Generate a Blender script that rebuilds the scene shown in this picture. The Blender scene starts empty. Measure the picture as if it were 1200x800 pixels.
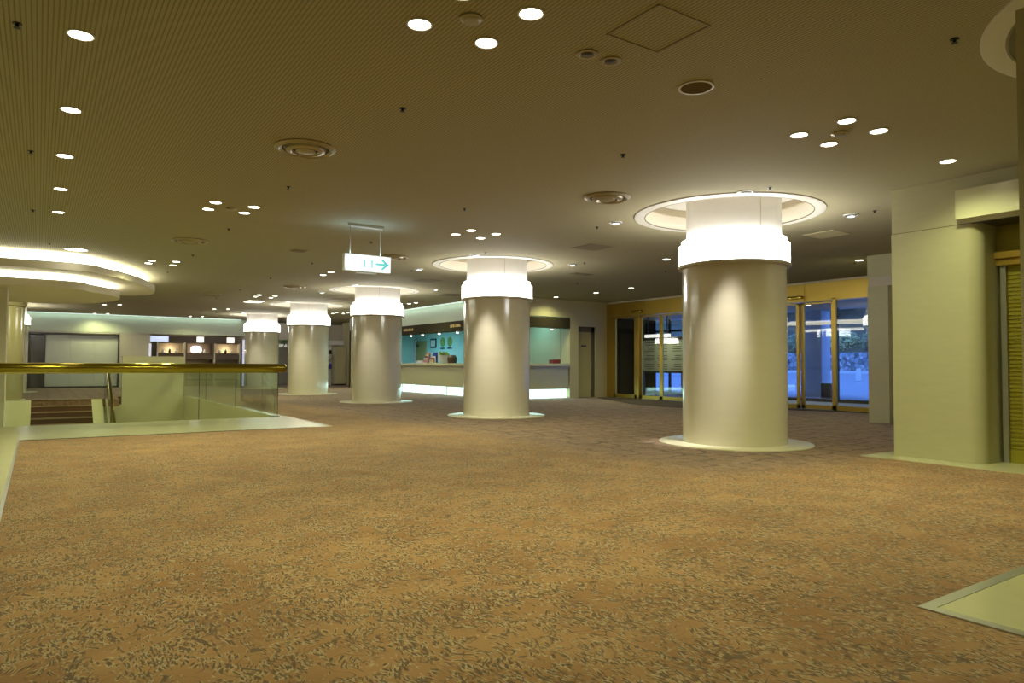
import bpy, bmesh, math, random
from mathutils import Vector, Matrix
random.seed(7)
PI = math.pi
sc = bpy.context.scene
COL = sc.collection
CEIL = 3.42

# ------------------------------------------------------------------ materials
def new_mat(name):
    m = bpy.data.materials.new(name); m.use_nodes = True
    nt = m.node_tree
    return m, nt, nt.nodes['Principled BSDF']

def mat(name, col, rough=.5, metal=0., spec=.5, coat=0., var=0., vscale=6., stretch=(1, 1, 1), bump=0.):
    m, nt, b = new_mat(name)
    b.inputs['Base Color'].default_value = (*col, 1)
    b.inputs['Roughness'].default_value = rough
    b.inputs['Metallic'].default_value = metal
    b.inputs['Specular IOR Level'].default_value = spec
    b.inputs['Coat Weight'].default_value = coat
    b.inputs['Coat Roughness'].default_value = .08
    tc = nt.nodes.new('ShaderNodeTexCoord'); mp = nt.nodes.new('ShaderNodeMapping')
    mp.inputs['Scale'].default_value = stretch
    no = nt.nodes.new('ShaderNodeTexNoise'); no.inputs['Scale'].default_value = vscale; no.inputs['Detail'].default_value = 4
    nt.links.new(tc.outputs['Object'], mp.inputs[0]); nt.links.new(mp.outputs[0], no.inputs['Vector'])
    mx = nt.nodes.new('ShaderNodeMix'); mx.data_type = 'RGBA'
    v = var if var else .04
    mx.inputs[6].default_value = (*[c * (1 - v) for c in col], 1)
    mx.inputs[7].default_value = (*[min(1, c * (1 + v)) for c in col], 1)
    nt.links.new(no.outputs[0], mx.inputs[0]); nt.links.new(mx.outputs[2], b.inputs['Base Color'])
    if bump:
        bp = nt.nodes.new('ShaderNodeBump'); bp.inputs['Strength'].default_value = bump; bp.inputs['Distance'].default_value = .01
        nt.links.new(no.outputs[0], bp.inputs['Height']); nt.links.new(bp.outputs[0], b.inputs['Normal'])
    return m

def emis(name, col, strength, base=(.8, .8, .8)):
    m, nt, b = new_mat(name)
    b.inputs['Base Color'].default_value = (*base, 1)
    b.inputs['Emission Color'].default_value = (*col, 1)
    b.inputs['Emission Strength'].default_value = strength
    return m

def glass(name, tint=(.9, .96, .93), refl=1.0):
    m = bpy.data.materials.new(name); m.use_nodes = True
    nt = m.node_tree; nt.nodes.clear()
    out = nt.nodes.new('ShaderNodeOutputMaterial'); mx = nt.nodes.new('ShaderNodeMixShader')
    tr = nt.nodes.new('ShaderNodeBsdfTransparent'); tr.inputs[0].default_value = (*tint, 1)
    gl = nt.nodes.new('ShaderNodeBsdfGlossy'); gl.inputs['Roughness'].default_value = .01
    ge = nt.nodes.new('ShaderNodeNewGeometry'); dt = nt.nodes.new('ShaderNodeVectorMath'); dt.operation = 'DOT_PRODUCT'
    nt.links.new(ge.outputs['Incoming'], dt.inputs[0]); nt.links.new(ge.outputs['Normal'], dt.inputs[1])
    def mt(op, a, b=0.):
        n = nt.nodes.new('ShaderNodeMath'); n.operation = op
        for i_, v in enumerate((a, b)):
            if isinstance(v, float): n.inputs[i_].default_value = v
            else: nt.links.new(v, n.inputs[i_])
        return n.outputs[0]
    sch = mt('ADD', mt('MULTIPLY', mt('POWER', mt('SUBTRACT', 1., mt('ABSOLUTE', dt.outputs['Value'])), 5.), .96), .04)   # Schlick, same from both sides
    nt.links.new(mt('MULTIPLY', sch, float(refl)), mx.inputs[0])
    nt.links.new(tr.outputs[0], mx.inputs[1]); nt.links.new(gl.outputs[0], mx.inputs[2]); nt.links.new(mx.outputs[0], out.inputs[0])
    return m

def marble(name, col, rough=.22, var=.07, tile=(1.2, 1.2), seam=.85):
    """polished stone: faint veins and thin joints on a grid (object coordinates)"""
    m, nt, b = new_mat(name)
    L = nt.links.new
    tc = nt.nodes.new('ShaderNodeTexCoord')
    mp = nt.nodes.new('ShaderNodeMapping'); mp.inputs['Scale'].default_value = (1, 1, 5)
    no = nt.nodes.new('ShaderNodeTexNoise'); no.inputs['Scale'].default_value = 3.2; no.inputs['Detail'].default_value = 6; no.inputs['Distortion'].default_value = .6
    L(tc.outputs['Object'], mp.inputs[0]); L(mp.outputs[0], no.inputs['Vector'])
    mx = nt.nodes.new('ShaderNodeMix'); mx.data_type = 'RGBA'
    mx.inputs[6].default_value = (*[c * (1 - var) for c in col], 1); mx.inputs[7].default_value = (*[c * (1 + var) for c in col], 1)
    L(no.outputs[0], mx.inputs[0])
    sp = nt.nodes.new('ShaderNodeSeparateXYZ'); L(tc.outputs['Object'], sp.inputs[0])
    outs = []
    for k, t in enumerate(tile):
        if not t: continue
        ax = sp.outputs[k]
        d = nt.nodes.new('ShaderNodeMath'); d.operation = 'DIVIDE'; L(ax, d.inputs[0]); d.inputs[1].default_value = t
        f = nt.nodes.new('ShaderNodeMath'); f.operation = 'FRACT'; L(d.outputs[0], f.inputs[0])
        g = nt.nodes.new('ShaderNodeMath'); g.operation = 'LESS_THAN'; L(f.outputs[0], g.inputs[0]); g.inputs[1].default_value = .004 / t
        outs.append(g)
    last = mx.outputs[2]
    for g in outs:
        m2 = nt.nodes.new('ShaderNodeMix'); m2.data_type = 'RGBA'; m2.blend_type = 'MULTIPLY'
        m2.inputs[7].default_value = (seam, seam * .97, seam * .9, 1)
        L(g.outputs[0], m2.inputs[0]); L(last, m2.inputs[6]); last = m2.outputs[2]
    L(last, b.inputs['Base Color'])
    b.inputs['Roughness'].default_value = rough; b.inputs['Coat Weight'].default_value = .3; b.inputs['Coat Roughness'].default_value = .04
    return m

def ceiling_mat():
    m, nt, b = new_mat('ribbed_ceiling_board')
    L = nt.links.new
    tc = nt.nodes.new('ShaderNodeTexCoord'); sp = nt.nodes.new('ShaderNodeSeparateXYZ'); L(tc.outputs['Object'], sp.inputs[0])
    mu = nt.nodes.new('ShaderNodeMath'); mu.operation = 'MULTIPLY'; mu.inputs[1].default_value = 1 / .030; L(sp.outputs[0], mu.inputs[0])
    fr = nt.nodes.new('ShaderNodeMath'); fr.operation = 'FRACT'; L(mu.outputs[0], fr.inputs[0])
    pp = nt.nodes.new('ShaderNodeMath'); pp.operation = 'PINGPONG'; pp.inputs[1].default_value = .5; L(fr.outputs[0], pp.inputs[0])
    mr = nt.nodes.new('ShaderNodeMapRange'); mr.inputs['From Min'].default_value = .10; mr.inputs['From Max'].default_value = .22; L(pp.outputs[0], mr.inputs[0])
    no = nt.nodes.new('ShaderNodeTexNoise'); no.inputs['Scale'].default_value = 60; no.inputs['Detail'].default_value = 3; L(tc.outputs['Object'], no.inputs['Vector'])
    n2 = nt.nodes.new('ShaderNodeTexNoise'); n2.inputs['Scale'].default_value = .35; L(tc.outputs['Object'], n2.inputs['Vector'])
    mx = nt.nodes.new('ShaderNodeMix'); mx.data_type = 'RGBA'
    mx.inputs[6].default_value = (.30, .265, .155, 1); mx.inputs[7].default_value = (.46, .42, .27, 1)
    L(mr.outputs[0], mx.inputs[0])
    m2 = nt.nodes.new('ShaderNodeMix'); m2.data_type = 'RGBA'; m2.blend_type = 'MULTIPLY'; m2.inputs[0].default_value = .25
    L(mx.outputs[2], m2.inputs[6]); L(no.outputs[0], m2.inputs[7])
    L(m2.outputs[2], b.inputs['Base Color'])
    bp = nt.nodes.new('ShaderNodeBump'); bp.inputs['Strength'].default_value = .35; bp.inputs['Distance'].default_value = .004
    L(mr.outputs[0], bp.inputs['Height']); L(bp.outputs[0], b.inputs['Normal'])
    b.inputs['Roughness'].default_value = .85; b.inputs['Specular IOR Level'].default_value = .2
    return m

def carpet_mat():
    m, nt, b = new_mat('floral_carpet')
    N = nt.nodes.new; L = nt.links.new
    tc = N('ShaderNodeTexCoord')
    def math_(op, a, bb=None, c=None):
        n = N('ShaderNodeMath'); n.operation = op
        for i, v in enumerate((a, bb, c)):
            if v is None: continue
            if isinstance(v, (int, float)): n.inputs[i].default_value = v
            else: L(v, n.inputs[i])
        return n.outputs[0]
    def rng(v, a, c, o0=0., o1=1.):
        n = N('ShaderNodeMapRange'); n.inputs['From Min'].default_value = a; n.inputs['From Max'].default_value = c
        n.inputs['To Min'].default_value = o0; n.inputs['To Max'].default_value = o1; L(v, n.inputs[0]); return n.outputs[0]
    def noise(scale, detail=2, dist=0., vec=None):
        n = N('ShaderNodeTexNoise'); n.inputs['Scale'].default_value = scale; n.inputs['Detail'].default_value = detail; n.inputs['Distortion'].default_value = dist
        L(vec or tc.outputs['Object'], n.inputs['Vector']); return n
    def mixc(f, a, c):
        n = N('ShaderNodeMix'); n.data_type = 'RGBA'
        if isinstance(f, (int, float)): n.inputs[0].default_value = f
        else: L(f, n.inputs[0])
        for i, v in ((6, a), (7, c)):
            if isinstance(v, tuple): n.inputs[i].default_value = (*v, 1)
            else: L(v, n.inputs[i])
        return n.outputs[2]
    def warped(amount, scale, off=(0, 0, 0), rot=0., st=(1, 1, 1)):
        w = noise(scale, 1)
        s = N('ShaderNodeVectorMath'); s.operation = 'SUBTRACT'; L(w.outputs[1], s.inputs[0]); s.inputs[1].default_value = (.5, .5, .5)
        k = N('ShaderNodeVectorMath'); k.operation = 'SCALE'; L(s.outputs[0], k.inputs[0]); k.inputs[3].default_value = amount
        a = N('ShaderNodeVectorMath'); a.operation = 'ADD'; L(tc.outputs['Object'], a.inputs[0]); L(k.outputs[0], a.inputs[1])
        mp = N('ShaderNodeMapping'); mp.inputs['Location'].default_value = off; mp.inputs['Rotation'].default_value = (0, 0, rot); mp.inputs['Scale'].default_value = st
        L(a.outputs[0], mp.inputs[0]); return mp.outputs[0]
    def dist(scale, amount, ws, rot, st, off=(0, 0, 0)):
        v = N('ShaderNodeTexVoronoi'); v.inputs['Scale'].default_value = scale; v.inputs['Randomness'].default_value = 1; v.voronoi_dimensions = '2D'
        L(warped(amount, ws, off, rot, st), v.inputs['Vector'])
        return v.outputs['Distance']
    cl = rng(noise(4.6, 3, 1.2).outputs[0], .44, .52)             # sprays of foliage
    cl2 = rng(noise(7.0, 2, 1.4).outputs[0], .44, .52)
    lay = [(dist(48, .17, 4.5, .5, (1, .20, 1)), cl), (dist(52, .17, 5.0, -.9, (1, .20, 1), (3, 1, 0)), cl2), (dist(62, .11, 8.0, 1.9, (1, .32, 1), (7, 2, 0)), cl)]
    dark = None; light = None
    for d_, c_ in lay:
        dk = math_('MULTIPLY', rng(d_, .27, .19), c_)
        lt = math_('MULTIPLY', math_('MULTIPLY', rng(d_, .24, .30), rng(d_, .46, .38)), c_)
        dark = dk if dark is None else math_('MAXIMUM', dark, dk)
        light = lt if light is None else math_('MAXIMUM', light, lt)
    light = math_('MULTIPLY', light, rng(noise(26, 1, .4).outputs[0], .44, .54))
    stem = math_('ABSOLUTE', math_('SUBTRACT', noise(6.5, 1, 1.2).outputs[0], .5))
    stem = math_('MULTIPLY', rng(stem, .016, .008), rng(noise(9, 1).outputs[0], .44, .52))
    dark = math_('MAXIMUM', dark, math_('MULTIPLY', stem, .9))
    base = mixc(rng(noise(1.9, 4, .4).outputs[0], .38, .62), (.275, .138, .054), (.37, .208, .092))
    c = mixc(math_('MULTIPLY', light, .70), base, (.48, .39, .25))
    c = mixc(math_('MULTIPLY', dark, .84), c, (.085, .055, .034))
    # second field, under the row of columns: mauve ground with a dark trellis
    v = N('ShaderNodeTexVoronoi'); v.feature = 'DISTANCE_TO_EDGE'; v.voronoi_dimensions = '2D'; v.inputs['Scale'].default_value = 2.4; v.inputs['Randomness'].default_value = .35
    L(warped(.25, 2.5), v.inputs['Vector'])
    tre = rng(v.outputs['Distance'], .075, .045)
    tre = math_('MULTIPLY', tre, rng(noise(7, 2).outputs[0], .40, .52))
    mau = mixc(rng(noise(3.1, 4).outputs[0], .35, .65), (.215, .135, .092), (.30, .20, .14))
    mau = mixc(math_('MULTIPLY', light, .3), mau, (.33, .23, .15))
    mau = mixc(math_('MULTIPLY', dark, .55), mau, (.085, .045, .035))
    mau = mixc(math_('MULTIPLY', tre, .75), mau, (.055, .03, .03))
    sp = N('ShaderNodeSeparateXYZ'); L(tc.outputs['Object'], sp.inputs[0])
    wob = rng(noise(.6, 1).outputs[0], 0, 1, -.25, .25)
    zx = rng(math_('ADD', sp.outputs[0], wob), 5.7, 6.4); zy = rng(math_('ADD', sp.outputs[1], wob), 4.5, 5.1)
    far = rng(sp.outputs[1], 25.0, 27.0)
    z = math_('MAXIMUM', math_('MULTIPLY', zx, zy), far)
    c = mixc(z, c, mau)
    L(c, b.inputs['Base Color'])
    fine = noise(420, 2)
    bp = N('ShaderNodeBump'); bp.inputs['Strength'].default_value = .5; bp.inputs['Distance'].default_value = .004
    L(fine.outputs[0], bp.inputs['Height']); L(bp.outputs[0], b.inputs['Normal'])
    b.inputs['Roughness'].default_value = .95; b.inputs['Specular IOR Level'].default_value = .12
    b.inputs['Sheen Weight'].default_value = .15
    return m

M = {}
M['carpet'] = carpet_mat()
M['ceiling'] = ceiling_mat()
M['marble_floor'] = marble('cream_floor_marble', (.56, .54, .33), .26, .06, (.6, .6), .95)
M['marble_wall'] = marble('cream_wall_marble', (.50, .485, .31), .20, .06, (0, 0))
M['marble_wall'].node_tree.nodes['Principled BSDF'].inputs['Roughness'].default_value = .22
M['column'] = mat('polished_beige_column', (.62, .575, .43), .20, 0, .5, .5, .05, 2.5, (1, 1, 4))
M['skirt'] = marble('skirt_marble', (.66, .62, .45), .30, .05, (0, 0))
M['neck'] = mat('white_neck_panel', (.86, .84, .80), .5)
M['lip'] = mat('pale_metal_lip', (.55, .50, .38), .35, .3)
M['collar'] = emis('lit_acrylic_collar', (1, .98, .92), 15.0)
M['collar_top'] = emis('lit_acrylic_collar_top', (1, .98, .93), 19.0)
M['plaster'] = mat('cream_plaster', (.66, .60, .46), .7, var=.03)
M['coffer_wall'] = mat('cream_coffer_wall', (.52, .47, .37), .6)
M['coffer_band'] = mat('brown_coffer_band', (.30, .25, .16), .6)
M['trim_white'] = mat('white_ring_trim', (.58, .56, .49), .5)
M['recess_top'] = mat('recess_top_paint', (.50, .48, .42), .6)
M['gold'] = mat('brushed_gold', (.52, .36, .07), .32, .85, .5, 0, .06, 3, (1, 1, .3))
M['brass'] = mat('polished_brass', (.34, .265, .035), .16, 1.0)
M['olive_wall'] = mat('olive_wall', (.52, .47, .29), .5)
M['teal_wall'] = mat('pale_teal_wall', (.40, .66, .68), .6)
M['pale_wall'] = mat('pale_grey_green_wall', (.50, .54, .42), .6)
M['grey_wall'] = mat('grey_wall', (.50, .46, .38), .5)
M['dark_fascia'] = mat('dark_fascia', (.05, .042, .026), .9, 0, .05)
M['dark'] = mat('dark_trim', (.03, .027, .02), .4)
M['black'] = mat('black_metal', (.012, .011, .01), .4)
M['bronze_door'] = mat('bronze_door', (.40, .35, .17), .75, 0, .15)
M['shutter'] = mat('olive_shutter', (.35, .31, .035), .35, .35)
M['steel'] = mat('grey_metal', (.42, .42, .40), .3, .7)
M['well_wall'] = marble('well_marble', (.60, .57, .36), .2, .04, (0, 0))
M['stair_carpet'] = mat('stair_carpet', (.15, .065, .035), .95, bump=.3, vscale=60)
M['nosing'] = mat('stair_nosing', (.36, .27, .16), .4)
M['glass'] = glass('balustrade_glass', (.93, .97, .945), 1.0)
M['glass_door'] = glass('door_glass', (.93, .94, .95), 1.1)
M['glass_edge'] = mat('glass_edge', (.02, .06, .045), .1)
M['lens'] = emis('downlight_lens', (1, .97, .80), 14)
M['lens_small'] = emis('small_lens', (1, .98, .9), 10)
M['lens_cool'] = emis('cool_spot_lens', (.80, .92, 1), 7)
M['cove'] = emis('cove_light', (1, 1, .84), 7)
M['cove2'] = emis('white_tube_light', (.75, 1, .92), .7)
M['toe'] = emis('toe_light', (.55, .95, .88), 2.0)
M['panel_light'] = emis('panel_light', (1, .95, .78), 3)
M['sign_face'] = emis('sign_face', (.86, .96, 1), 1.15, (.1, .1, .1))
M['sign_teal'] = emis('sign_teal', (0, .50, .42), .8, (0, .02, .02))
M['sign_side'] = mat('sign_case', (.45, .43, .33), .4)
M['vent'] = mat('vent_grey', (.22, .18, .11), .6)
M['vent_ring'] = mat('diffuser_metal', (.36, .31, .20), .35, .3)
M['yellow_panel'] = mat('access_panel_cream', (.60, .54, .30), .6)
M['mat'] = mat('entrance_mat', (.075, .05, .035), .95, var=.2, vscale=40)
M['asphalt'] = mat('asphalt', (.36, .38, .42), .7, var=.1, vscale=3)
M['stone'] = mat('stone', (.25, .27, .28), .8, var=.4, vscale=5, bump=.4)
M['leaf'] = mat('foliage', (.34, .34, .16), .7, var=.5, vscale=6)
M['bark'] = mat('bark', (.08, .06, .045), .9)
M['white'] = mat('white_paint', (.75, .75, .72), .5)
M['outer_blue'] = mat('pale_outer_render', (.62, .66, .72), .6)
M['wood_dark'] = mat('dark_shelf_wood', (.085, .05, .028), .5)
M['wood_mid'] = mat('shelf_back', (.46, .36, .22), .6)
M['red'] = mat('dark_red', (.20, .03, .03), .5)
M['pink'] = mat('pink_paper', (.50, .22, .24), .6)
M['blue'] = mat('blue_paper', (.02, .06, .40), .6)
M['paper'] = mat('paper', (.62, .62, .60), .6)
M['frame_dark'] = mat('picture_frame', (.02, .04, .07), .4)
M['wreath'] = mat('green_wreath', (.20, .30, .08), .7, var=.4, vscale=30)
M['gold_letter'] = mat('gold_letter', (.55, .40, .12), .4, .4)
M['folding'] = mat('folding_partition', (.50, .52, .46), .6, var=.02)
M['teal_case'] = emis('lit_case', (.45, .80, .95), 1.1)
M['spot_glow'] = emis('shelf_glow', (1, .85, .62), 2.5)

# ------------------------------------------------------------------ mesh helpers
class MB:
    def __init__(s): s.bm = bmesh.new()
    def box(s, x0, x1, y0, y1, z0, z1, bevel=0):
        vs = [s.bm.verts.new(p) for p in ((x0, y0, z0), (x1, y0, z0), (x1, y1, z0), (x0, y1, z0), (x0, y0, z1), (x1, y0, z1), (x1, y1, z1), (x0, y1, z1))]
        fs = [s.bm.faces.new([vs[i] for i in f]) for f in ((3, 2, 1, 0), (4, 5, 6, 7), (0, 1, 5, 4), (1, 2, 6, 5), (2, 3, 7, 6), (3, 0, 4, 7))]
        if bevel:
            es = set(e for f in fs for e in f.edges)
            bmesh.ops.bevel(s.bm, geom=list(es), offset=bevel, segments=2, affect='EDGES', profile=.5)
        return s
    def lathe(s, prof, c=(0, 0, 0), seg=64, a0=0, a1=2 * PI, closed=False):
        full = abs(a1 - a0 - 2 * PI) < 1e-6
        n = seg if full else seg + 1
        rings = []
        for r, z in prof:
            if r < 1e-6: rings.append([s.bm.verts.new((c[0], c[1], c[2] + z))])
            else: rings.append([s.bm.verts.new((c[0] + r * math.cos(a0 + (a1 - a0) * i / seg), c[1] + r * math.sin(a0 + (a1 - a0) * i / seg), c[2] + z)) for i in range(n)])
        pairs = list(zip(rings, rings[1:]))
        if closed: pairs.append((rings[-1], rings[0]))
        for A, B in pairs:
            for i in range(seg):
                j = (i + 1) % n if full else i + 1
                q = []
                for v in (A[i % len(A)], A[j % len(A)], B[j % len(B)], B[i % len(B)]):
                    if v not in q: q.append(v)
                if len(q) > 2: s.bm.faces.new(q)
        return s
    def tube(s, pts, r, seg=12, ry=None):
        pts = [Vector(p) for p in pts]; rings = []
        for i, p in enumerate(pts):
            d = (pts[min(i + 1, len(pts) - 1)] - pts[max(i - 1, 0)]).normalized()
            up = Vector((0, 0, 1)) if abs(d.z) < .95 else Vector((0, 1, 0))
            a = d.cross(up).normalized(); b = a.cross(d).normalized()
            rr = r[i] if isinstance(r, (list, tuple)) else r
            k = (ry / r) if ry else 1
            rings.append([s.bm.verts.new(p + a * rr * math.cos(2 * PI * t / seg) + b * rr * k * math.sin(2 * PI * t / seg)) for t in range(seg)])
        for A, B in zip(rings, rings[1:]):
            for i in range(seg): s.bm.faces.new((A[i], A[(i + 1) % seg], B[(i + 1) % seg], B[i]))
        s.bm.faces.new(rings[0][::-1]); s.bm.faces.new(rings[-1])
        return s
    def prism(s, poly, z0, z1):
        A = [s.bm.verts.new((x, y, z0)) for x, y in poly]; B = [s.bm.verts.new((x, y, z1)) for x, y in poly]
        n = len(poly); s.bm.faces.new(A[::-1]); s.bm.faces.new(B)
        for i in range(n): s.bm.faces.new((A[i], A[(i + 1) % n], B[(i + 1) % n], B[i]))
        return s
    def quad(s, *p): s.bm.faces.new([s.bm.verts.new(q) for q in p]); return s
    def ball(s, c, r, sub=2, sc_=(1, 1, 1), jit=0):
        g = bmesh.ops.create_icosphere(s.bm, subdivisions=sub, radius=1)
        for v in g['verts']:
            k = 1 + random.uniform(-jit, jit)
            v.co = Vector((c[0] + v.co.x * r * sc_[0] * k, c[1] + v.co.y * r * sc_[1] * k, c[2] + v.co.z * r * sc_[2] * k))
        return s
    def build(s, name, m, parent=None, loc=None, smooth=True, rot=None):
        bmesh.ops.recalc_face_normals(s.bm, faces=s.bm.faces)
        me = bpy.data.meshes.new(name); s.bm.to_mesh(me); s.bm.free()
        me.materials.append(m)
        if smooth:
            for p in me.polygons: p.use_smooth = True
            me.set_sharp_from_angle(angle=math.radians(35))
        o = bpy.data.objects.new(name, me); COL.objects.link(o)
        if parent: o.parent = parent
        if loc: o.location = loc
        if rot: o.rotation_euler = rot
        return o

def tag(o, label=None, cat=None, group=None, kind=None):
    if label: o['label'] = label
    if cat: o['category'] = cat
    if group: o['group'] = group
    if kind: o['kind'] = kind
    return o
def thing(name, loc, label, cat, group=None, rz=0):
    o = bpy.data.objects.new(name, None); COL.objects.link(o); o.location = loc; o.rotation_euler.z = rz
    o.empty_display_size = .1
    return tag(o, label, cat, group)
def multi(name, boxes, m, parent, **kw):
    for b in boxes: MB().box(*b).build(name, m, parent, smooth=False, **kw)
def struct(name, mb, m, label, cat, parent=None, smooth=False):
    o = mb.build(name, m, parent, smooth=smooth)
    if not parent: tag(o, label, cat, None, 'structure')
    return o
def copy_tree(o, parent=None):
    c = o.copy(); COL.objects.link(c); c.parent = parent
    for ch in [x for x in bpy.data.objects if x.parent == o]: copy_tree(ch, c)
    return c
KIDS = {}
def instance(proto, loc, label, group=None, rz=0):
    """first call moves the prototype itself, later ones copy it with its parts"""
    if not KIDS.get(proto.name):
        KIDS[proto.name] = True; o = proto
    else:
        o = copy_tree(proto)
    o.location = loc; o.rotation_euler.z = rz; o['label'] = label
    if group: o['group'] = group
    elif 'group' in o: del o['group']
    return o
def light(name, kind, loc, energy, col, parent=None, rot=None, **kw):
    l = bpy.data.lights.new(name, kind); l.energy = energy; l.color = col
    for k, v in kw.items(): setattr(l, k, v)
    o = bpy.data.objects.new(name, l); COL.objects.link(o); o.location = loc
    if rot: o.rotation_euler = rot
    if parent: o.parent = parent
    return o

# ------------------------------------------------------------------ floor
mb = MB()
for x0, x1, y0, y1 in ((-.2, 17.15, -5, 12.5), (4.5, 17.15, 12.5, 46), (-6, 2.2, 25.9, 46), (2.2, 4.5, 27.3, 46)):
    mb.box(x0, x1, y0, y1, -.25, 0)
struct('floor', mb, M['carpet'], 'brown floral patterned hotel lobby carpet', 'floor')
mb = MB()
mb.box(-6, -.2, -5, 15.3, -.25, .005); mb.box(-.2, 4.5, 12.5, 15.3, -.25, .005); mb.box(4.28, 4.5, 15.3, 27.3, -.25, .005)
struct('trim_1', mb, M['marble_floor'], 'cream marble floor border along the stair opening and the left side', 'floor border')
mb = MB(); mb.box(8.72, 17, -5, 4.89, -.02, .006)
struct('trim_2', mb, M['marble_floor'], 'cream marble floor border under the shutter wall', 'floor border')
mb = MB(); mb.box(3.53, 8.0, -3.5, 1.62, -.02, .006)
struct('trim_3', mb, M['marble_floor'], 'cream marble floor corner at the lower right of the photo', 'floor border')
mb = MB(); mb.box(3.47, 3.53, -3.5, 1.68, -.02, .008); mb.box(3.53, 8.0, 1.62, 1.68, -.02, .008)
struct('trim_4', mb, M['steel'], 'thin grey metal edging strip around the marble corner at the lower right', 'edging strip')
mb = MB(); mb.box(-.225, -.2, -5, 12.5, -.02, .008); mb.box(-.225, 4.1, 12.5, 12.52, -.02, .008)
struct('trim_5', mb, M['steel'], 'thin grey metal edging strip between carpet and left marble border', 'edging strip')

# ------------------------------------------------------------------ ceiling with round openings for the coffers
COLS = [(8.6, 6.75), (8.6, 13.27), (8.6, 20.03), (8.6, 26.62), (8.6, 33.41)]
RING0 = (6.0, .9)
RC = 1.21
RO = (-.08, .05)                                   # the recesses sit slightly off the column axes
def ceiling():
    bm = bmesh.new()
    def loop(pts):
        vs = [bm.verts.new((x, y, CEIL)) for x, y in pts]
        for i in range(len(vs)): bm.edges.new((vs[i], vs[(i + 1) % len(vs)]))
    loop([(-6, -5), (17.2, -5), (17.2, 46), (-6, 46)])
    for cx, cy in [(x + RO[0], y + RO[1]) for x, y in COLS] + [RING0]:
        loop([(cx + RC * math.cos(2 * PI * i / 64), cy + RC * math.sin(2 * PI * i / 64)) for i in range(64)])
    bmesh.ops.triangle_fill(bm, edges=bm.edges[:], use_beauty=True)
    me = bpy.data.meshes.new('ceiling'); bm.to_mesh(me); bm.free(); me.materials.append(M['ceiling'])
    o = bpy.data.objects.new('ceiling', me); COL.objects.link(o)
    return tag(o, 'olive beige ribbed board ceiling of the lobby', 'ceiling', None, 'structure')
ceiling()

# ------------------------------------------------------------------ columns
ORD = ['nearest', 'second', 'third', 'fourth', 'fifth']
def make_recess():
    t = thing('ceiling_recess', (0, 0, CEIL), '', 'ceiling recess')
    MB().lathe([(1.37, -.012), (1.37, .0), (RC, .0), (RC, -.018), (1.33, -.018)], closed=True, seg=96).build('rim', M['trim_white'], t)
    MB().lathe([(RC + .012, -.019), (RC - .005, -.021), (RC - .005, -.012)], seg=96).build('rim_edge', M['vent'], t)
    MB().lathe([(RC, -.015), (RC, .20)], seg=96).build('recess_wall', M['coffer_wall'], t)
    MB().lathe([(RC, .20), (RC - .06, .20), (RC - .06, .30)], seg=96).build('recess_band', M['coffer_band'], t)
    MB().lathe([(RC - .06, .30), (0, .30)], seg=96).build('recess_top', M['recess_top'], t)
    return t
rec = make_recess()
def make_column(with_recess=True):
    t = thing('round_column', (0, 0, 0), '', 'column')
    MB().lathe([(.75, 0), (.75, 2.60)], seg=96).build('shaft', M['column'], t)
    MB().lathe([(1.10, 0), (1.10, .012), (1.09, .018), (.74, .018)], seg=96).build('base_ring', M['skirt'], t)
    MB().lathe([(.75, 2.585), (.80, 2.59), (.815, 2.60), (.815, 2.635), (.76, 2.64)], seg=96).build('collar_lip', M['lip'], t)
    MB().lathe([(.80, 2.635), (.80, 2.93), (.755, 2.93), (.755, 3.01)], seg=96).build('light_collar', M['collar'], t)
    MB().lathe([(.755, 3.01), (.69, 3.01)], seg=96).build('collar_top', M['collar_top'], t)
    nk = MB().lathe([(.685, 2.9), (.685, 3.72)], seg=96).build('neck', M['neck'], t)
    for a in (-1.9, .3, 2.4):
        MB().box(.684, .688, -.004, .004, 3.0, 3.7).build('neck_seam', M['lip'], nk, rot=(0, 0, a))
    return t
colp = make_column()
for i, (x, y) in enumerate(COLS):
    w = ['nearest and largest round beige column with a glowing white collar, right of centre',
         'second round beige column from the front, in the middle of the photo in front of the reception counter',
         'third round beige column from the front, left of the reception counter, below right of the green arrow sign',
         'fourth round beige column from the front, just right of the balustrade end',
         'fifth and farthest round beige column of the central row, seen above the balustrade end'][i]
    instance(colp, (x, y, 0), w)
    instance(rec, (x + RO[0], y + RO[1], CEIL), 'round white-rimmed ceiling recess around the top of the %s column of the row' % ORD[i])
instance(rec, (*RING0, CEIL), 'unlit round ceiling recess cut by the upper right corner of the photo')
c = instance(colp, (-1.1, 33.41, 0), 'far round column at the left edge with only its glowing collar showing behind the brass-lit one')
# column without collar at the left edge
t = thing('marble_column', (-1.12, 26.62, 0), 'yellowish round column without a lit collar, behind the brass handrail at the left edge', 'column')
MB().lathe([(.74, 0), (.74, 3.0)], seg=96).build('shaft', mat('yellow_marble_column', (.38, .33, .15), .18, 0, .5, .4), t)
MB().lathe([(.74, 2.86), (.79, 2.90), (.79, 3.42)], seg=96).build('capital', M['bronze_door'], t)
MB().lathe([(.80, 0), (.80, .015), (.74, .015)], seg=96).build('base_ring', M['skirt'], t)

# ------------------------------------------------------------------ walls
def wall(name, boxes, m, label, cat='wall'):
    mb = MB()
    for b in boxes: mb.box(*b)
    return struct(name, mb, m, label, cat)
wall('wall_rear', [(-6, 17.2, -5.2, -5, 0, CEIL)], M['marble_wall'], 'cream wall behind the camera')
wall('wall_left', [(-6.2, -6, -5.2, 46, -3.6, CEIL)], M['marble_wall'], 'cream wall left of the lobby outside the frame')
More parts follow.
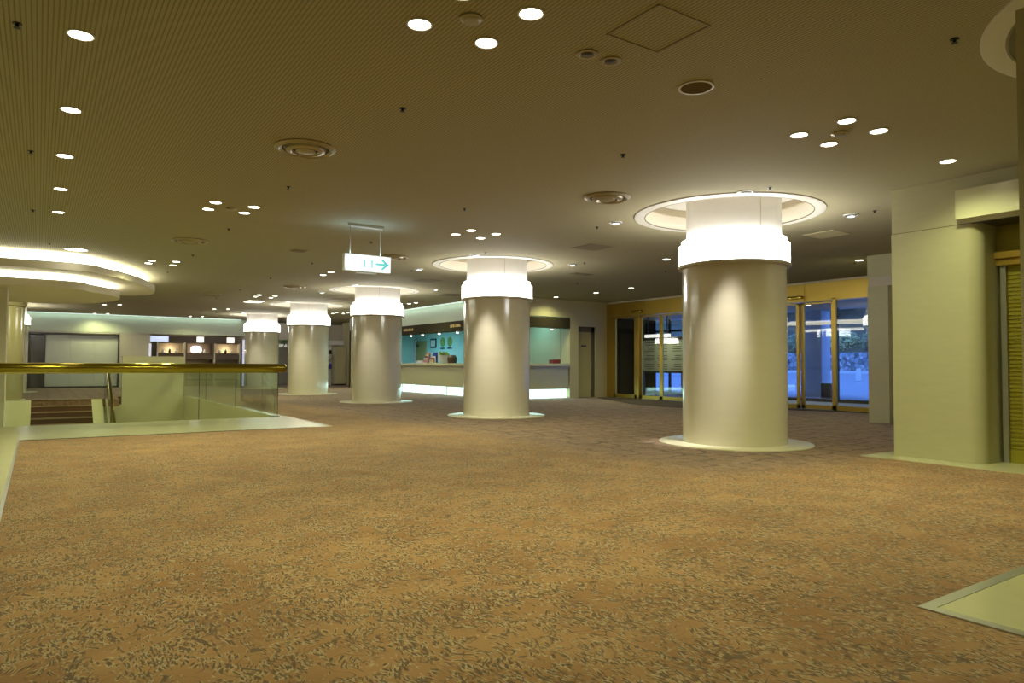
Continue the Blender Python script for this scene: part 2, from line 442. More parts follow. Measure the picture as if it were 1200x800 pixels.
# pier with rounded corner, right of the nearest column
poly = [(9.1, 4.66)] + [(9.1 + .26 * (1 - math.cos(a)), 3.74 + .26 - .26 * math.sin(a) - .26) for a in [0]]
poly = [(9.1, 4.66), (9.1, 3.80)] + [(9.26 - .16 * math.cos(a), 3.80 - .16 * math.sin(a)) for a in [PI / 2 * k / 10 for k in range(1, 11)]] + [(9.75, 3.64), (9.75, 4.66)]
mb = MB().prism(poly, 0, 2.845)
w = struct('wall_right', mb, M['marble_wall'], 'cream marble pier with a rounded corner beside the olive shutter', 'wall', smooth=True)
pu = [(9.105, 4.655), (9.105, 3.90), (9.105, 3.0), (9.75, 3.0), (9.75, 4.655)]
mb = MB().prism(pu, 2.852, CEIL)
mb.build('upper_panel', M['marble_wall'], w, smooth=False)
MB().box(9.12, 9.7, 3.7, 4.64, 2.84, 2.856).build('joint', M['dark'], w, smooth=False)
MB().prism([(9.13, 4.64), (9.13, 3.0), (9.75, 3.0), (9.75, 4.64)], 2.845, 2.852).build('joint', M['dark'], w, smooth=False)
# soffit box over the shutter, its marble lightened so the face reads as lit
bx = MB().box(8.97, 9.6, -3.0, 3.84, 2.89, 3.235).build('trim_6', marble('lit_box_marble', (.66, .65, .44), .25, .04, (0, 0)), smooth=False)
tag(bx, 'marble bulkhead box, coloured as lit, above the olive shutter at the right edge', 'bulkhead', None, 'structure')
wall('wall_right', [(9.72, 17.3, 4.5, 4.66, 0, CEIL), (9.72, 9.9, -5, 4.5, 0, CEIL), (14.32, 17.3, 4.6, 7.35, 0, CEIL)], M['plaster'], 'plain wall behind the marble pier')
wp = wall('wall_right', [(14.1, 17.12, 7.3, 7.72, 0, 2.78)], M['marble_wall'], 'narrow cream pillar between marble pier and gold entrance doors')
MB().box(14.12, 17.12, 7.1, 7.71, 2.78, 2.98).build('pillar_band', M['grey_wall'], wp, smooth=False)
MB().box(14.1, 17.12, 7.1, 7.72, 2.98, CEIL).build('pillar_top', M['marble_wall'], wp, smooth=False)
# shutter
t = thing('roller_shutter', (9.62, 0, 0), 'olive yellow roller shutter closed beside the marble pier at the right edge', 'shutter')
mb = MB()
for k in range(46):
    z = .16 + k * .048
    mb.prism([(.0, -2.9), (.03, -2.9), (.03, 3.55), (.0, 3.55)], z, z + .022)
    mb.box(-.012, .02, -2.9, 3.55, z + .020, z + .046)
mb.build('slat_curtain', M['shutter'], t, smooth=False)
MB().box(-.02, .03, -2.9, 3.55, .006, .16).build('bottom_rail', M['shutter'], t, smooth=False)
MB().box(-.10, .1, -2.9, 3.64, 2.36, 2.44, .006).box(-.14, .1, -2.9, 3.64, 2.44, 2.52, .006).build('head_rail', M['gold'], t, smooth=False)
mb = MB().box(-.06, .1, -2.9, 3.64, 2.52, 2.89)
for k in range(8): mb.box(-.07, .0, -2.9, 3.64, 2.53 + k * .045, 2.56 + k * .045)
mb.build('hood', M['shutter'], t, smooth=False)
MB().box(-.06, .08, 3.55, 3.61, .006, 2.36).build('guide_rail', M['steel'], t, smooth=False)
# near pier cut by the right edge
mb = MB().prism([(4.22, 1.50), (4.3, 1.45)] + [(5.0, 1.2), (5.0, .3), (4.25, .3)], 0.006, CEIL - .4)
bx = mb.build('wall_right', M['olive_wall'], smooth=False)
tag(bx, 'sliver of a near ochre pier along the right edge of the photo', 'wall', None, 'structure')

# ------------------------------------------------------------------ entrance: gold framed glass doors
PX = 17.1
t = thing('entrance_header', (PX, 13.2, 2.855), 'gold metal header panel running above the glass entrance doors', 'door header')
mb = MB()
for k in range(5):
    y0 = -4.1 + k * 1.975
    mb.box(-.05, .2, y0, y0 + 1.967, .02, .50)
mb.build('panel', M['gold'], t, smooth=False)
MB().box(-.02, .2, -4.1, 5.77, .50, .56).build('cornice', M['plaster'], t, smooth=False)
for y in (17.35, 11.3):
    s = MB().box(-.1, .02, -.22, .22, -.04, .04, .01).build('door_sensor', M['brass'], loc=(PX - .078, y, 3.0))
    tag(s, 'small brass door sensor on the gold header above the %s entrance doors' % ('left' if y > 15 else 'right'), 'sensor')
def door_leaf(n, y0, y1, top, label, post=.055, bottom=.12, off=0.):
    t = thing('door_%d' % n, (PX + off, (y0 + y1) / 2, 0), label, 'door'); t['kind'] = 'structure'
    w = (y1 - y0) / 2
    fr = MB()
    fr.box(-.03, .03, -w, -w + post, 0.01, top).box(-.03, .03, w - post, w, 0.01, top)
    fr.box(-.03, .03, -w, w, .01, bottom).box(-.03, .03, -w, w, top - .04, top)
    fr.build('frame', M['gold'], t, smooth=False)
    MB().box(-.006, .006, -w + post, w - post, bottom, top - .04).build('glass', M['glass_door'], t, smooth=False)
    return t
door_leaf(2, 17.48, 18.62, 2.85, 'leftmost glass leaf of the gold framed entrance, next to the reception wall', .10, .14)
door_leaf(3, 16.42, 17.38, 2.85, 'second glass leaf from the left of the gold framed entrance', .07, .12, .10)
door_leaf(4, 15.36, 16.42, 2.85, 'third glass leaf from the left of the gold framed entrance, just left of the nearest column', .07, .12, .10)
door_leaf(5, 14.2, 15.36, 2.85, 'glass entrance leaf hidden mostly behind the nearest column', .08, .12)
door_leaf(6, 12.4, 13.6, 2.85, 'glass entrance leaf behind the nearest column', .08, .12)
door_leaf(7, 11.25, 12.4, 2.85, 'narrow strip of glass leaf directly right of the nearest column', .08, .12)
door_leaf(8, 10.26, 11.25, 2.85, 'middle glass leaf of the right hand entrance doors with white streak reflections', .10, .12, .08)
door_leaf(9, 9.22, 10.26, 2.93, 'rightmost glass leaf of the gold framed entrance, showing the blue street', .09, .13, -.03)
mb = MB().box(PX - .02, PX + .15, 13.6, 14.2, 0, 2.87).box(PX - .02, PX + .12, 18.62, 18.99, 0, 2.87).box(PX - .02, PX + .12, 17.38, 17.48, 0, 2.87).box(PX - .02, PX + .12, 9.06, 9.22, 0, 2.95)
struct('trim_7', mb, M['gold'], 'gold door posts of the entrance', 'door post')
wall('wall_right', [(PX, PX + .2, 7.7, 9.06, 0, CEIL), (PX + .21, PX + .3, 7.7, 19.0, 2.87, CEIL + .02)], M['marble_wall'], 'wall over and beside the gold entrance doors')
# curved mat
poly = [(17.0, 18.75), (16.35, 18.70), (15.8, 17.6), (15.0, 16.0), (14.58, 15.1), (14.38, 14.0), (14.42, 13.1), (14.8, 12.3), (15.5, 11.7), (16.2, 11.2), (16.6, 10.3), (16.8, 9.2), (17.0, 9.1)]
tag(MB().prism(poly, 0.0, .012).build('entrance_mat', M['mat'], smooth=False), 'dark brown curved mat on the carpet along the glass entrance doors', 'mat')
# vestibule
wall('floor', [(17.16, 21, 4, 20.6, -.2, 0)], M['asphalt'], 'grey vestibule floor outside the entrance doors', 'floor')
wall('ceiling', [(17.35, 21.2, 4, 20.6, 3.0, 3.2)], M['grey_wall'], 'vestibule ceiling behind the gold header', 'ceiling')
wall('wall_vestibule', [(17.3, 21.0, 20.45, 20.6, 0, 3), (17.3, 17.5, 19.2, 20.45, 0, 3), (20.9, 21.1, 4, 7.5, 0, 3), (17.3, 21, 7.0, 7.2, 0, 3)], mat('vestibule_wall', (.045, .028, .010), .9, 0, .05), 'dark side walls of the vestibule')
for i, (y0, y1) in enumerate(((19.6, 20.44), (17.9, 19.6), (16.2, 17.9), (14.45, 16.2), (12.5, 14.45), (9.9, 12.5), (7.5, 9.9))):
    t = thing('window_%d' % (i + 1), (21, (y0 + y1) / 2, 0), 'outer vestibule glass screen bay, number %s from the left behind the gold doors' % ['one', 'two', 'three', 'four', 'five', 'six', 'seven', 'eight'][i], 'window'); t['kind'] = 'structure'
    w = (y1 - y0) / 2
    MB().box(-.03, .03, -w, -w + .05, 0, 3).box(-.03, .03, w - .05, w, 0, 3).box(-.03, .03, -w, w, 0, .1).box(-.03, .03, -w, w, 2.5, 2.58).build('frame', M['dark'], t, smooth=False)
    MB().box(-.005, .005, -w + .05, w - .05, .1, 3).build('glass', M['glass_door'], t, smooth=False)
# directory board
t = thing('directory_board', (18.9, 18.0, 0), 'pale green notice board with text lines behind the entrance glass', 'notice board', rz=0)
MB().box(-.03, .03, -1.05, 1.05, .95, 2.08).build('board', mat('board_face', (.50, .54, .47), .6), t, smooth=False)
multi('board_frame', [(-.06, .06, -1.08, 1.08, 2.08, 2.18), (-.06, .06, -1.08, 1.08, .88, .95)], M['dark'], t)
multi('stand', [(-.06, .06, -1.0, -.94, 0, .88), (-.06, .06, .94, 1.0, 0, .88)], M['dark'], t)
random.seed(3)
mb = MB()
for col_ in (-.98, -.3, .35):
    for k in range(13):
        z = 1.98 - k * .08
        if k in (5, 9): continue
        mb.box(-.034, -.03, col_ + .04, col_ + .04 + random.uniform(.3, .52), z, z + .022)
mb.build('text_lines', M['dark'], t, smooth=False)
lb = MB().box(-.05, .05, -.62, .62, -.055, .055, .01).build('light_box', emis('white_lightbox', (1, 1, .9), 1.0), loc=(18.95, 18.3, 2.25))  # glowing box set to merge with the white reflection in the glass
tag(lb, 'white glowing box above the notice board behind the entrance glass', 'light box')
multi('hanger', [(-.02, .02, -.5, -.47, .055, .74), (-.02, .02, .47, .5, .055, .74)], M['dark'], lb)

# ------------------------------------------------------------------ outside
mb = MB(); mb.quad((21, -20, -.03), (30, -20, -.03), (30, 60, -.03), (21, 60, -.03)); mb.quad((30, -20, -.03), (46, -20, .75), (46, 60, .75), (30, 60, -.03))
mb.quad((46, -20, .75), (90, -20, .75), (90, 60, .75), (46, 60, .75))
struct('floor', mb, M['asphalt'], 'blue-grey road outside the entrance at dusk', 'ground')
def stone_wall():
    m, nt, b = new_mat('rubble_stone'); L = nt.links.new
    tc = nt.nodes.new('ShaderNodeTexCoord'); v = nt.nodes.new('ShaderNodeTexVoronoi'); v.inputs['Scale'].default_value = 3.6
    v2 = nt.nodes.new('ShaderNodeTexVoronoi'); v2.feature = 'DISTANCE_TO_EDGE'; v2.inputs['Scale'].default_value = 3.6
    L(tc.outputs['Object'], v.inputs['Vector']); L(tc.outputs['Object'], v2.inputs['Vector'])
    r = nt.nodes.new('ShaderNodeValToRGB'); r.color_ramp.elements[0].color = (.12, .14, .16, 1); r.color_ramp.elements[1].color = (.6, .62, .62, 1)
    sx = nt.nodes.new('ShaderNodeSeparateColor'); L(v.outputs['Color'], sx.inputs[0]); L(sx.outputs[0], r.inputs[0])
    mx = nt.nodes.new('ShaderNodeMix'); mx.data_type = 'RGBA'; mx.blend_type = 'MULTIPLY'; mx.inputs[0].default_value = 1
    r2 = nt.nodes.new('ShaderNodeValToRGB'); r2.color_ramp.elements[0].color = (.1, .1, .1, 1); r2.color_ramp.elements[1].position = .08
    L(v2.outputs[0], r2.inputs[0]); L(r.outputs[0], mx.inputs[6]); L(r2.outputs[0], mx.inputs[7]); L(mx.outputs[2], b.inputs['Base Color']); b.inputs['Roughness'].default_value = .85
    return m
SW = stone_wall()
mb = MB(); mb.box(46, 46.8, -5, 55, .6, 2.1)
tag(mb.build('retaining_wall', SW, smooth=False), 'rubble stone retaining wall across the road, seen through the right entrance glass', 'stone wall')
tag(MB().box(44.6, 45.2, -5, 55, .5, .85).build('roadside_kerb', M['white'], smooth=False), 'pale kerb along the foot of the stone wall outside', 'kerb')
# slope with shrubs and trees
mb = MB(); mb.quad((46.6, -5, 2.05), (60, -5, 10), (60, 55, 10), (46.6, 55, 2.05))
struct('floor', mb, mat('slope_earth', (.16, .14, .08), .9, var=.6, vscale=1.2), 'dark planted slope above the stone wall outside', 'ground')
def leafy(name, c, r, n, label, cat, trunk=None, leafm=None):
    t = thing(name, c, label, cat)
    bm = bmesh.new()
    for _ in range(n):
        while True:
            p = Vector((random.uniform(-1, 1), random.uniform(-1, 1), random.uniform(-1, 1)))
            if .4 < p.length < 1: break
        p = Vector((p.x * r[0], p.y * r[1], p.z * r[2] + r[2] + (trunk or 0)))
        s = r[0] * random.uniform(.07, .13)
        a = Vector((random.gauss(0, 1), random.gauss(0, 1), random.gauss(0, 1))).normalized(); b_ = a.orthogonal().normalized()
        vs = [bm.verts.new(p + q) for q in (a * s, b_ * s * .5, -a * s, -b_ * s * .5)]
        bm.faces.new(vs)
    me = bpy.data.meshes.new('foliage'); bm.to_mesh(me); bm.free(); me.materials.append(leafm or M['leaf'])
    o = bpy.data.objects.new('foliage', me); COL.objects.link(o); o.parent = t
    MB().tube([(0, 0, 0), (.1, .05, (trunk or .3) * .6), (0, 0, (trunk or .3) + r[2])], [r[0] * .07, r[0] * .05, r[0] * .03], 8).build('trunk', M['bark'], t)
    return t
random.seed(11)
LG = mat('light_foliage', (.75, .72, .30), .7, var=.4, vscale=4)
shr = [(47.5, 25.2, 2.1), (47.6, 28.0, 2.1), (47.4, 30.9, 2.1), (47.6, 22.3, 2.1), (47.5, 33.8, 2.1), (47.6, 46.5, 2.1), (47.6, 50, 2.1)]
for i, p in enumerate(shr):
    leafy('shrub', p, (1.3, 1.4, .8), 650, '%s leafy shrub on top of the stone wall outside' % ['middle left', 'left', 'far left', 'middle right', 'half hidden', 'distant pale', 'distant end'][i], 'shrub', leafm=LG if i % 2 else M['leaf'])
for i, p in enumerate([(51, 25.3, 4.4), (51.5, 30.6, 4.5), (52, 35.9, 4.6), (50.5, 20.0, 4.2), (53, 49, 5)]):
    leafy('tree', p, (2.6, 2.6, 2.6), 1500, '%s dark tree on the slope outside the entrance' % ['central', 'left', 'hidden', 'right', 'distant left'][i], 'tree', trunk=1.2)
bl = MB().lathe([(0, 0), (.14, 0), (.13, .6), (.1, .68), (0, .7)], seg=20).build('bollard', M['white'], loc=(37.5, 21.1, .35))
tag(bl, 'small white bollard on the road outside the right entrance glass', 'bollard')
op = MB().box(-.3, .3, -.36, .36, 0, 3.32, .02).build('outer_pillar', M['outer_blue'], loc=(25.1, 15.75, -.03))
tag(op, 'pale blue-lit square pillar outside the right entrance doors', 'pillar')
bn = MB().box(-.2, .2, -.2, .2, 0, .55, .02).build('outdoor_bin', M['black'], loc=(24.2, 14.75, -.03))
tag(bn, 'small dark bin at the foot of the pillar outside', 'bin')
wall('wall_outer', [(40, 40.4, 33.5, 38, .4, 2.4)], M['outer_blue'], 'pale outer wall across the road seen under the notice board')
wall('ceiling', [(21, 25.5, -2, 40, 3.34, 3.5)], M['grey_wall'], 'canopy over the entrance outside', 'canopy')

# ------------------------------------------------------------------ reception block
RX = 12.7; RY = 19.0
wall('wall_reception', [(RX, RX + .15, RY + .15, 33, 2.75, CEIL)], M['pale_wall'], 'pale upper wall above the long side of the reception counter')
wall('wall_reception', [(RX, PX + .2, RY, RY + .15, 2.81, CEIL)], M['olive_wall'], 'olive upper wall above the short side of the counter and the staff door')
wall('wall_reception', [(RX, RX + .6, 30.8, 33.0, 0, 2.75), (15.36, 15.75, RY, RY + .5, 0, 2.81), (15.75, 16.57, RY, RY + .6, 2.52, 2.81), (16.57, PX + .2, RY, RY + .6, 0, 2.81), (15.75, 16.57, RY + .45, RY + .6, 0, 2.81), (15.37, 15.45, RY + .55, 21.5, 0, 2.81)], M['olive_wall'], 'olive wall panels around the staff door right of the counter')
wall('trim_8', [(RX - .03, RX + .2, RY - .03, 30.9, 2.38, 2.75), (RX + .2, 15.34, RY - .03, RY + .2, 2.43, 2.77)], M['dark_fascia'], 'dark fascia band above the reception counter opening', 'fascia')
wall('wall_reception', [(16.2, 16.4, RY + .5, 33, 0, 2.8), (13.9, 16.2, 21.5, 21.65, 0, 2.8), (RX, 16.4, 32.8, 33, 0, 2.8)], M['teal_wall'], 'pale back wall of the reception office')
wall('ceiling', [(RX + .1, 16.4, RY + .1, 33, 2.8, 2.85)], M['white'], 'white office ceiling behind the reception fascia', 'ceiling')
wp = wall('wall_reception', [(13.6, 15.05, 21.46, 21.5, 1.0, 2.0)], M['teal_wall'], 'pale blue lower panel on the office back wall')
# counter
t = thing('reception_counter', (RX, RY, 0), 'long cream reception counter with a glowing white-green strip at its foot', 'counter')
MB().box(.0, .5, .0, 11.75, .32, 1.05).box(.5, 2.60, .0, .5, .32, 1.05).build('front_panel', M['marble_wall'], t, smooth=False)
MB().box(-.02, .55, -.02, 11.75, 1.05, 1.10).box(.5, 2.62, -.02, .55, 1.05, 1.10).build('recessed_strip', M['lip'], t, smooth=False)
MB().box(-.12, .65, -.12, 11.75, 1.10, 1.20, .01).box(.6, 2.63, -.12, .65, 1.10, 1.20, .01).build('countertop', M['marble_wall'], t, smooth=False)
MB().box(.12, .5, .12, 11.75, .015, .32).box(.5, 2.6, .12, .5, .015, .32).build('foot_light', M['toe'], t, smooth=False)
multi('divider', [(.10, .12, .3 + k * 1.3, .34 + k * 1.3, .02, .32) for k in range(8)], M['marble_wall'], t)
MB().box(-.02, .5, -.02, 11.75, 0, .02).box(.5, 2.62, -.02, .5, 0, .02).build('plinth', M['white'], t, smooth=False)
# staff door
t = thing('door_1', (16.08, RY + .10, 0), 'brown staff door with a small dark plate, right of the reception counter', 'door'); t['kind'] = 'structure'
MB().box(-.32, .33, 0, .05, .01, 2.33, .004).build('leaf', M['bronze_door'], t, smooth=False)
MB().box(.33, .47, -.02, .06, .01, 2.52).box(-.34, .47, -.02, .06, 2.33, 2.52).build('frame', mat('door_frame_brown', (.11, .085, .04), .5), t, smooth=False)
MB().box(-.12, .10, -.01, 0, 1.80, 1.86).build('plate', M['dark'], t, smooth=False)
MB().tube([(.26, 0, 1.05), (.26, -.06, 1.05), (.16, -.06, 1.05)], .012, 8).build('handle', M['steel'], t)
# small lights under fascia
fl = thing('fascia_spotlight', (0, 0, 0), '', 'spotlight')
MB().lathe([(0, 0), (.05, 0), (.06, -.03), (.055, -.05)], seg=20).build('housing', M['white'], fl)
MB().lathe([(.055, -.045), (.03, -.07), (0, -.075)], seg=20).build('lens', M['lens_small'], fl)
import itertools
for y, l in ((26.2, 'leftmost'), (25.15, 'second from left'), (23.75, 'third from left'), (22.35, 'fourth from left')):
    instance(fl, (RX + .05, y, 2.38), '%s small round spotlight under the dark fascia between third and second column' % l)
instance(fl, (14.6, RY + .05, 2.43), 'small round spotlight under the dark fascia right of the second column')
for y, n, ln in ((26.2, 8, 'left'), (22.2, 7, 'right')):
    mb = MB()
    for k in range(n):
        h = .10
        yy = -k * .115
        mb.box(-.01, 0, yy - .07, yy, 0, h) if k % 3 else mb.box(-.01, 0, yy - .02, yy, 0, h)
        mb.box(-.01, 0, yy - .075, yy - .055, 0, h * .6)
    o = mb.build('gold_lettering', M['gold_letter'], loc=(RX - .03, y + .55, 2.53), smooth=False)
    tag(o, 'blurred gold lettering at the %s of the dark reception fascia' % ln, 'lettering')
# things on the back wall of the office
def picture(name, y, z, w, h, label, inner):
    t = thing(name, (16.19, y, z), label, 'picture')
    MB().box(-.03, 0, -w / 2, w / 2, -h / 2, h / 2, .005).build('frame', M['frame_dark'], t, smooth=False)
    MB().box(-.035, -.03, -w / 2 + .07, w / 2 - .07, -h / 2 + .07, h / 2 - .07).build('print', M['paper'], t, smooth=False)
    if inner: MB().box(-.04, -.035, -w / 5, w / 5, -h / 4, h / 6).build('print_motif', M['grey_wall'], t, smooth=False)
picture('framed_picture', 33.4 - 1.0, 2.12, .7, .42, 'dark framed picture on the office wall, left behind the counter beside the third column', True)
picture('framed_certificate', 30.75, 2.2, .62, .46, 'dark framed certificate on the office wall above the brochures', False)
for y, l in ((29.8, 'left'), (29.1, 'right')):
    t = thing('wall_plaque', (16.19, y, 2.24), '%s of the two oval green plaques on the office wall' % l, 'plaque')
    MB().ball((0, 0, 0), 1, 2, (.03, .24, .24)).build('wreath', M['wreath'], t)
    MB().box(-.02, 0, -.2, .2, -.34, -.27).build('caption', M['frame_dark'], t, smooth=False)
wall('door_10', [(16.15, 16.2, 31.5, 32.6, 0, 2.35)], M['bronze_door'], 'dark doorway in the office wall behind the counter', 'door')
wall('trim_9', [(16.1, 16.2, 32.6, 32.8, 0, 2.4)], M['outer_blue'], 'pale door jamb beside the dark office doorway', 'door jamb')
# things on the counter
CT = 1.20
def brochures(y, label, cols, x=RX + .1):
    t = thing('brochure_holder', (x, y, CT), label, 'brochure holder')
    MB().prism([(-.1, -.18), (.14, -.18), (.14, .18), (-.1, .18)], 0, .02).box(.1, .12, -.18, .18, .02, .42).build('stand', M['paper'], t, smooth=False)
    for k, c in enumerate(cols):
        MB().box(-.09 + k * .04, -.07 + k * .04, -.17 + (k % 2) * .03, .15, .02, .14 + k * .07).build('leaflet', M[c], t, smooth=False)
brochures(24.9, 'left brochure holder with pink and grey leaflets on the reception counter', ['pink', 'paper', 'red', 'grey_wall', 'pink'])
brochures(24.3, 'right brochure holder with darker leaflets and a blue one on the reception counter', ['wood_mid', 'red', 'paper', 'blue', 'blue'])
t = thing('flower_bowl', (RX + .15, 23.5, CT), 'pale bowl with a low arrangement on the reception counter near the second column', 'bowl')
MB().lathe([(0, 0), (.12, 0), (.2, .12), (.25, .3), (.23, .3), (.17, .1), (0, .04)], seg=28).build('bowl', M['paper'], t)
mb = MB()
random.seed(5)
for _ in range(14): mb.ball((random.uniform(-.18, .18), random.uniform(-.18, .18), .33 + random.uniform(-.03, .08)), .06, 1, jit=.2)
mb.build('flowers', M['wreath'], t)
b_ = MB().lathe([(0, 0), (.16, 0), (.19, .2), (.12, .3), (0, .3)], seg=24).build('dark_basket', M['wood_dark'], loc=(RX + .12, 22.85, CT)); tag(b_, 'dark round basket at the right end of the counter display', 'basket')
b_ = MB().box(-.1, .1, -.18, .18, 0, .1, .01).build('leaflet_tray', M['paper'], loc=(RX + .1, 25.45, CT)); tag(b_, 'small pale tray at the left of the brochures on the counter', 'tray')
b_ = MB().box(-.17, .17, -.12, .12, 0, .14, .02).build('counter_box', M['red'], loc=(14.85, RY + .2, CT)); tag(b_, 'dark red box on the right end of the reception counter', 'box')

# ------------------------------------------------------------------ far back wall, shop, partition
BY = 37.7
wall('wall_back', [(-6, -.35, BY, BY + .3, 0, 2.55), (-.35, 3.1, BY, BY + .3, 2.47, 2.58), (3.12, 4.45, BY, BY + .3, 0, 2.58), (-.6, 3.4, BY + .5, BY + .6, 0, 2.6), (8.84, 9.1, BY, 44, 0, CEIL)], M['grey_wall'], 'grey far wall around the folding partition')
wall('wall_back', [(-6, 8.84, BY - .02, BY + .3, 2.58, 3.40)], M['pale_wall'], 'pale green-lit upper wall above partition and shop')
wall('trim_10', [(-.38, 3.13, BY - .03, BY + .1, 2.44, 2.52), (3.1, 3.15, BY - .03, BY + .1, 0, 2.5), (-.40, -.35, BY - .03, BY + .1, 0, 2.5)], M['dark'], 'dark frame around the folding partition', 'frame')
t = thing('folding_partition', (.25, BY + .15, 0), 'large pale grey folding partition closed in the far wall on the left', 'partition')
for k in range(3):
    MB().box(k * .95, k * .95 + .944, 0, .06, .08, 2.44).build('panel', M['folding'], t, smooth=False)
MB().box(0, 2.85, -.02, .08, 0.0, .08).build('bottom_track', M['dark'], t, smooth=False)
gd = thing('dark_gap_sheet', (-.05, BY + .3, 0), 'dark sheet filling the gap left of the pale folding partition', 'door')  # dark sheet standing in for the gap beside the partition
MB().box(-.28, .28, 0, .03, 0.02, 2.4).build('leaf', mat('dark_leaf', (.12, .11, .10), .2), gd, smooth=False)
multi('rail', [(-.30, -.26, -.02, .05, 0.02, 1.3), (.1, .14, -.02, .05, .02, 1.2)], M['wood_dark'], gd)
# shop
wall('wall_back', [(4.4, 8.9, BY + 3, BY + 3.2, 0, 3.4)], M['wood_mid'], 'brown back wall of the small shop')
sh = [('left', 4.80), ('middle', 6.12), ('right', 7.44)]
for n, x in sh:
    t = thing('display_shelf', (x, BY + .75, 0), '%s display shelf unit lit from within, in the shop at the far left' % n, 'shelf')
    w = 1.30
    MB().box(0, .06, -.3, .3, 0, 2.2).box(w - .06, w, -.3, .3, 0, 2.2).build('side_panel', M['grey_wall'] if n != 'middle' else M['wood_dark'], t, smooth=False)
    MB().box(.06, w - .06, .25, .3, 0, 2.2).build('back_panel', M['wood_mid'], t, smooth=False)
    multi('shelf_board', [(.06, w - .06, -.28, .25, z, z + .06) for z in (.3, .8, 1.62, 2.16)], M['wood_dark'], t)
    MB().box(.06, w - .06, -.29, -.1, 1.35, 1.60).build('fascia_board', M['wood_dark'], t, smooth=False)
    light('shelf_lamp', 'POINT', (w / 2, .0, 1.82), 9 if n != 'middle' else 3, (1, .88, .65), t, shadow_soft_size=.05)
random.seed(9)
gn = 0
for n, x in sh:
    for k in range(3):
        gn += 1
        if n == 'middle' and k < 2: continue
        g = MB().lathe([(0, 0), (.05, 0), (.07, .08), (.03, .16), (.03, .2), (0, .2)], seg=14).build('vase', M['wood_dark' if k % 2 else 'paper'], loc=(x + .3 + k * .3, BY + .62, 1.682))
        tag(g, '%s small vase on the top board of the %s shop shelf' % (['left', 'middle', 'right'][k], n), 'vase')
for x0, x1, m_, l in ((4.52, 5.33, emis('shop_lightbox', (.6, .72, 1), .8), 'pale blue lit sign box at the upper left of the far shop'), (6.64, 6.96, emis('shop_lightbox2', (1, .95, .88), 1.3), 'white lit box in the middle of the far shop'), (8.08, 8.45, emis('shop_lightbox3', (1, .88, .75), 1.1), 'cream lit box at the upper right of the far shop')):
    lb = MB().box(-(x1 - x0) / 2, (x1 - x0) / 2, -.04, .04, 0, .28, .01).build('shop_light_box', m_, loc=((x0 + x1) / 2, BY + .6, 2.225)); tag(lb, l, 'light box')
for x0, x1, l in ((5.36, 6.62, 'left'), (6.98, 8.06, 'right')):
    lb = MB().box(x0, x1, BY + .5, BY + .9, 2.225, 2.50, .01).build('crate_box', M['wood_dark'], smooth=False); tag(lb, '%s dark brown box standing on top of the far shop shelves' % l, 'box')
lb = MB().lathe([(0, 0), (.2, 0), (.27, .12), (.24, .3), (.12, .36), (0, .36)], seg=24).build('glowing_lamp', emis('pinkish_lamp', (1, .82, .8), 2.0), loc=(6.62, BY + .62, 1.682)); tag(lb, 'bright white-pink lamp glowing on the middle shop shelf', 'lamp')
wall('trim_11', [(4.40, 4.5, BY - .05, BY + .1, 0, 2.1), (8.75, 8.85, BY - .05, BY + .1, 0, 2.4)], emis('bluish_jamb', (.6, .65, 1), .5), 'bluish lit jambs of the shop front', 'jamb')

# far shop behind the fourth column
wall('wall_far', [(-6, 17.2, 45.5, 45.7, 0, CEIL), (16.4, 17.2, 33, 45.5, 0, CEIL)], M['plaster'], 'far end wall of the lobby')
wall('trim_12', [(9.1, 17, 37.2, 37.4, 2.42, 3.3)], M['grey_wall'], 'grey bulkhead hanging over the far shop passage', 'bulkhead')
wall('trim_13', [(12.4, 14.2, 37.1, 37.2, 2.2, 2.44)], M['white'], 'white band under the far bulkhead', 'band')
wall('wall_far', [(13.95, 16.4, 33, 37.4, 0, CEIL)], M['olive_wall'], 'olive wall at the end of the reception block')
t = thing('magazine_rack', (13.35, 37.0, 0), 'white magazine rack filled with books and papers, between fourth and third column', 'rack')
MB().box(-.8, -.12, 0, .05, 0, 2.15).build('back_panel', M['white'], t, smooth=False); MB().box(-.8, -.75, -.3, 0, 0, 2.15).build('side_panel', M['white'], t, smooth=False)
multi('shelf_board', [(-.75, -.14, -.28, 0, z, z + .03) for z in (.45, .85, 1.25, 1.65)], M['white'], t)
t2 = thing('storage_cabinet', (13.62, 36.85, 0), 'plain olive cabinet side standing right of the white magazine rack', 'cabinet')
MB().box(-.34, .28, -.3, .25, .08, 2.1, .005).build('body', M['olive_wall'], t2, smooth=False)
MB().box(-.34, .26, -.28, .25, 0, .08).build('plinth', M['black'], t2, smooth=False)
cols_ = ['pink', 'blue', 'paper', 'black', 'red', 'grey_wall', 'wood_mid', 'black']
k = 0
for zi, z in enumerate((.88, 1.28, 1.68)):
    for j in range(4):
        h = random.uniform(.18, .3)
        b_ = MB().box(-.06, .06, -.02, .02, 0, h).build('magazine', M[cols_[(k * 3 + zi) % 8]], loc=(12.69 + j * .14, 36.84, z + .003), smooth=False)
        tag(b_, '%s magazine on the %s shelf of the white magazine rack' % (['leftmost', 'second from left', 'third from left', 'rightmost'][j], ['bottom', 'middle', 'top'][zi]), 'magazine', 'magazines on the white rack')
        k += 1
t = thing('lit_display_case', (11.3, 42.3, 0), 'cool blue lit display case in the gap left of the fourth column', 'display case')
MB().box(-.9, .9, -.3, .3, 0, 1.2).build('cabinet', M['grey_wall'], t, smooth=False)
MB().box(-.9, .9, -.28, .3, 1.2, 2.1).build('lit_window', M['teal_case'], t, smooth=False)
MB().box(-.95, .95, -.33, .35, 2.1, 2.3).build('top', M['white'], t, smooth=False)
multi('dark_band', [(-.9, .9, -.33, -.3, .25, .45), (-.9, .9, -.33, -.3, .8, 1.0)], M['dark'], t)
random.seed(2)
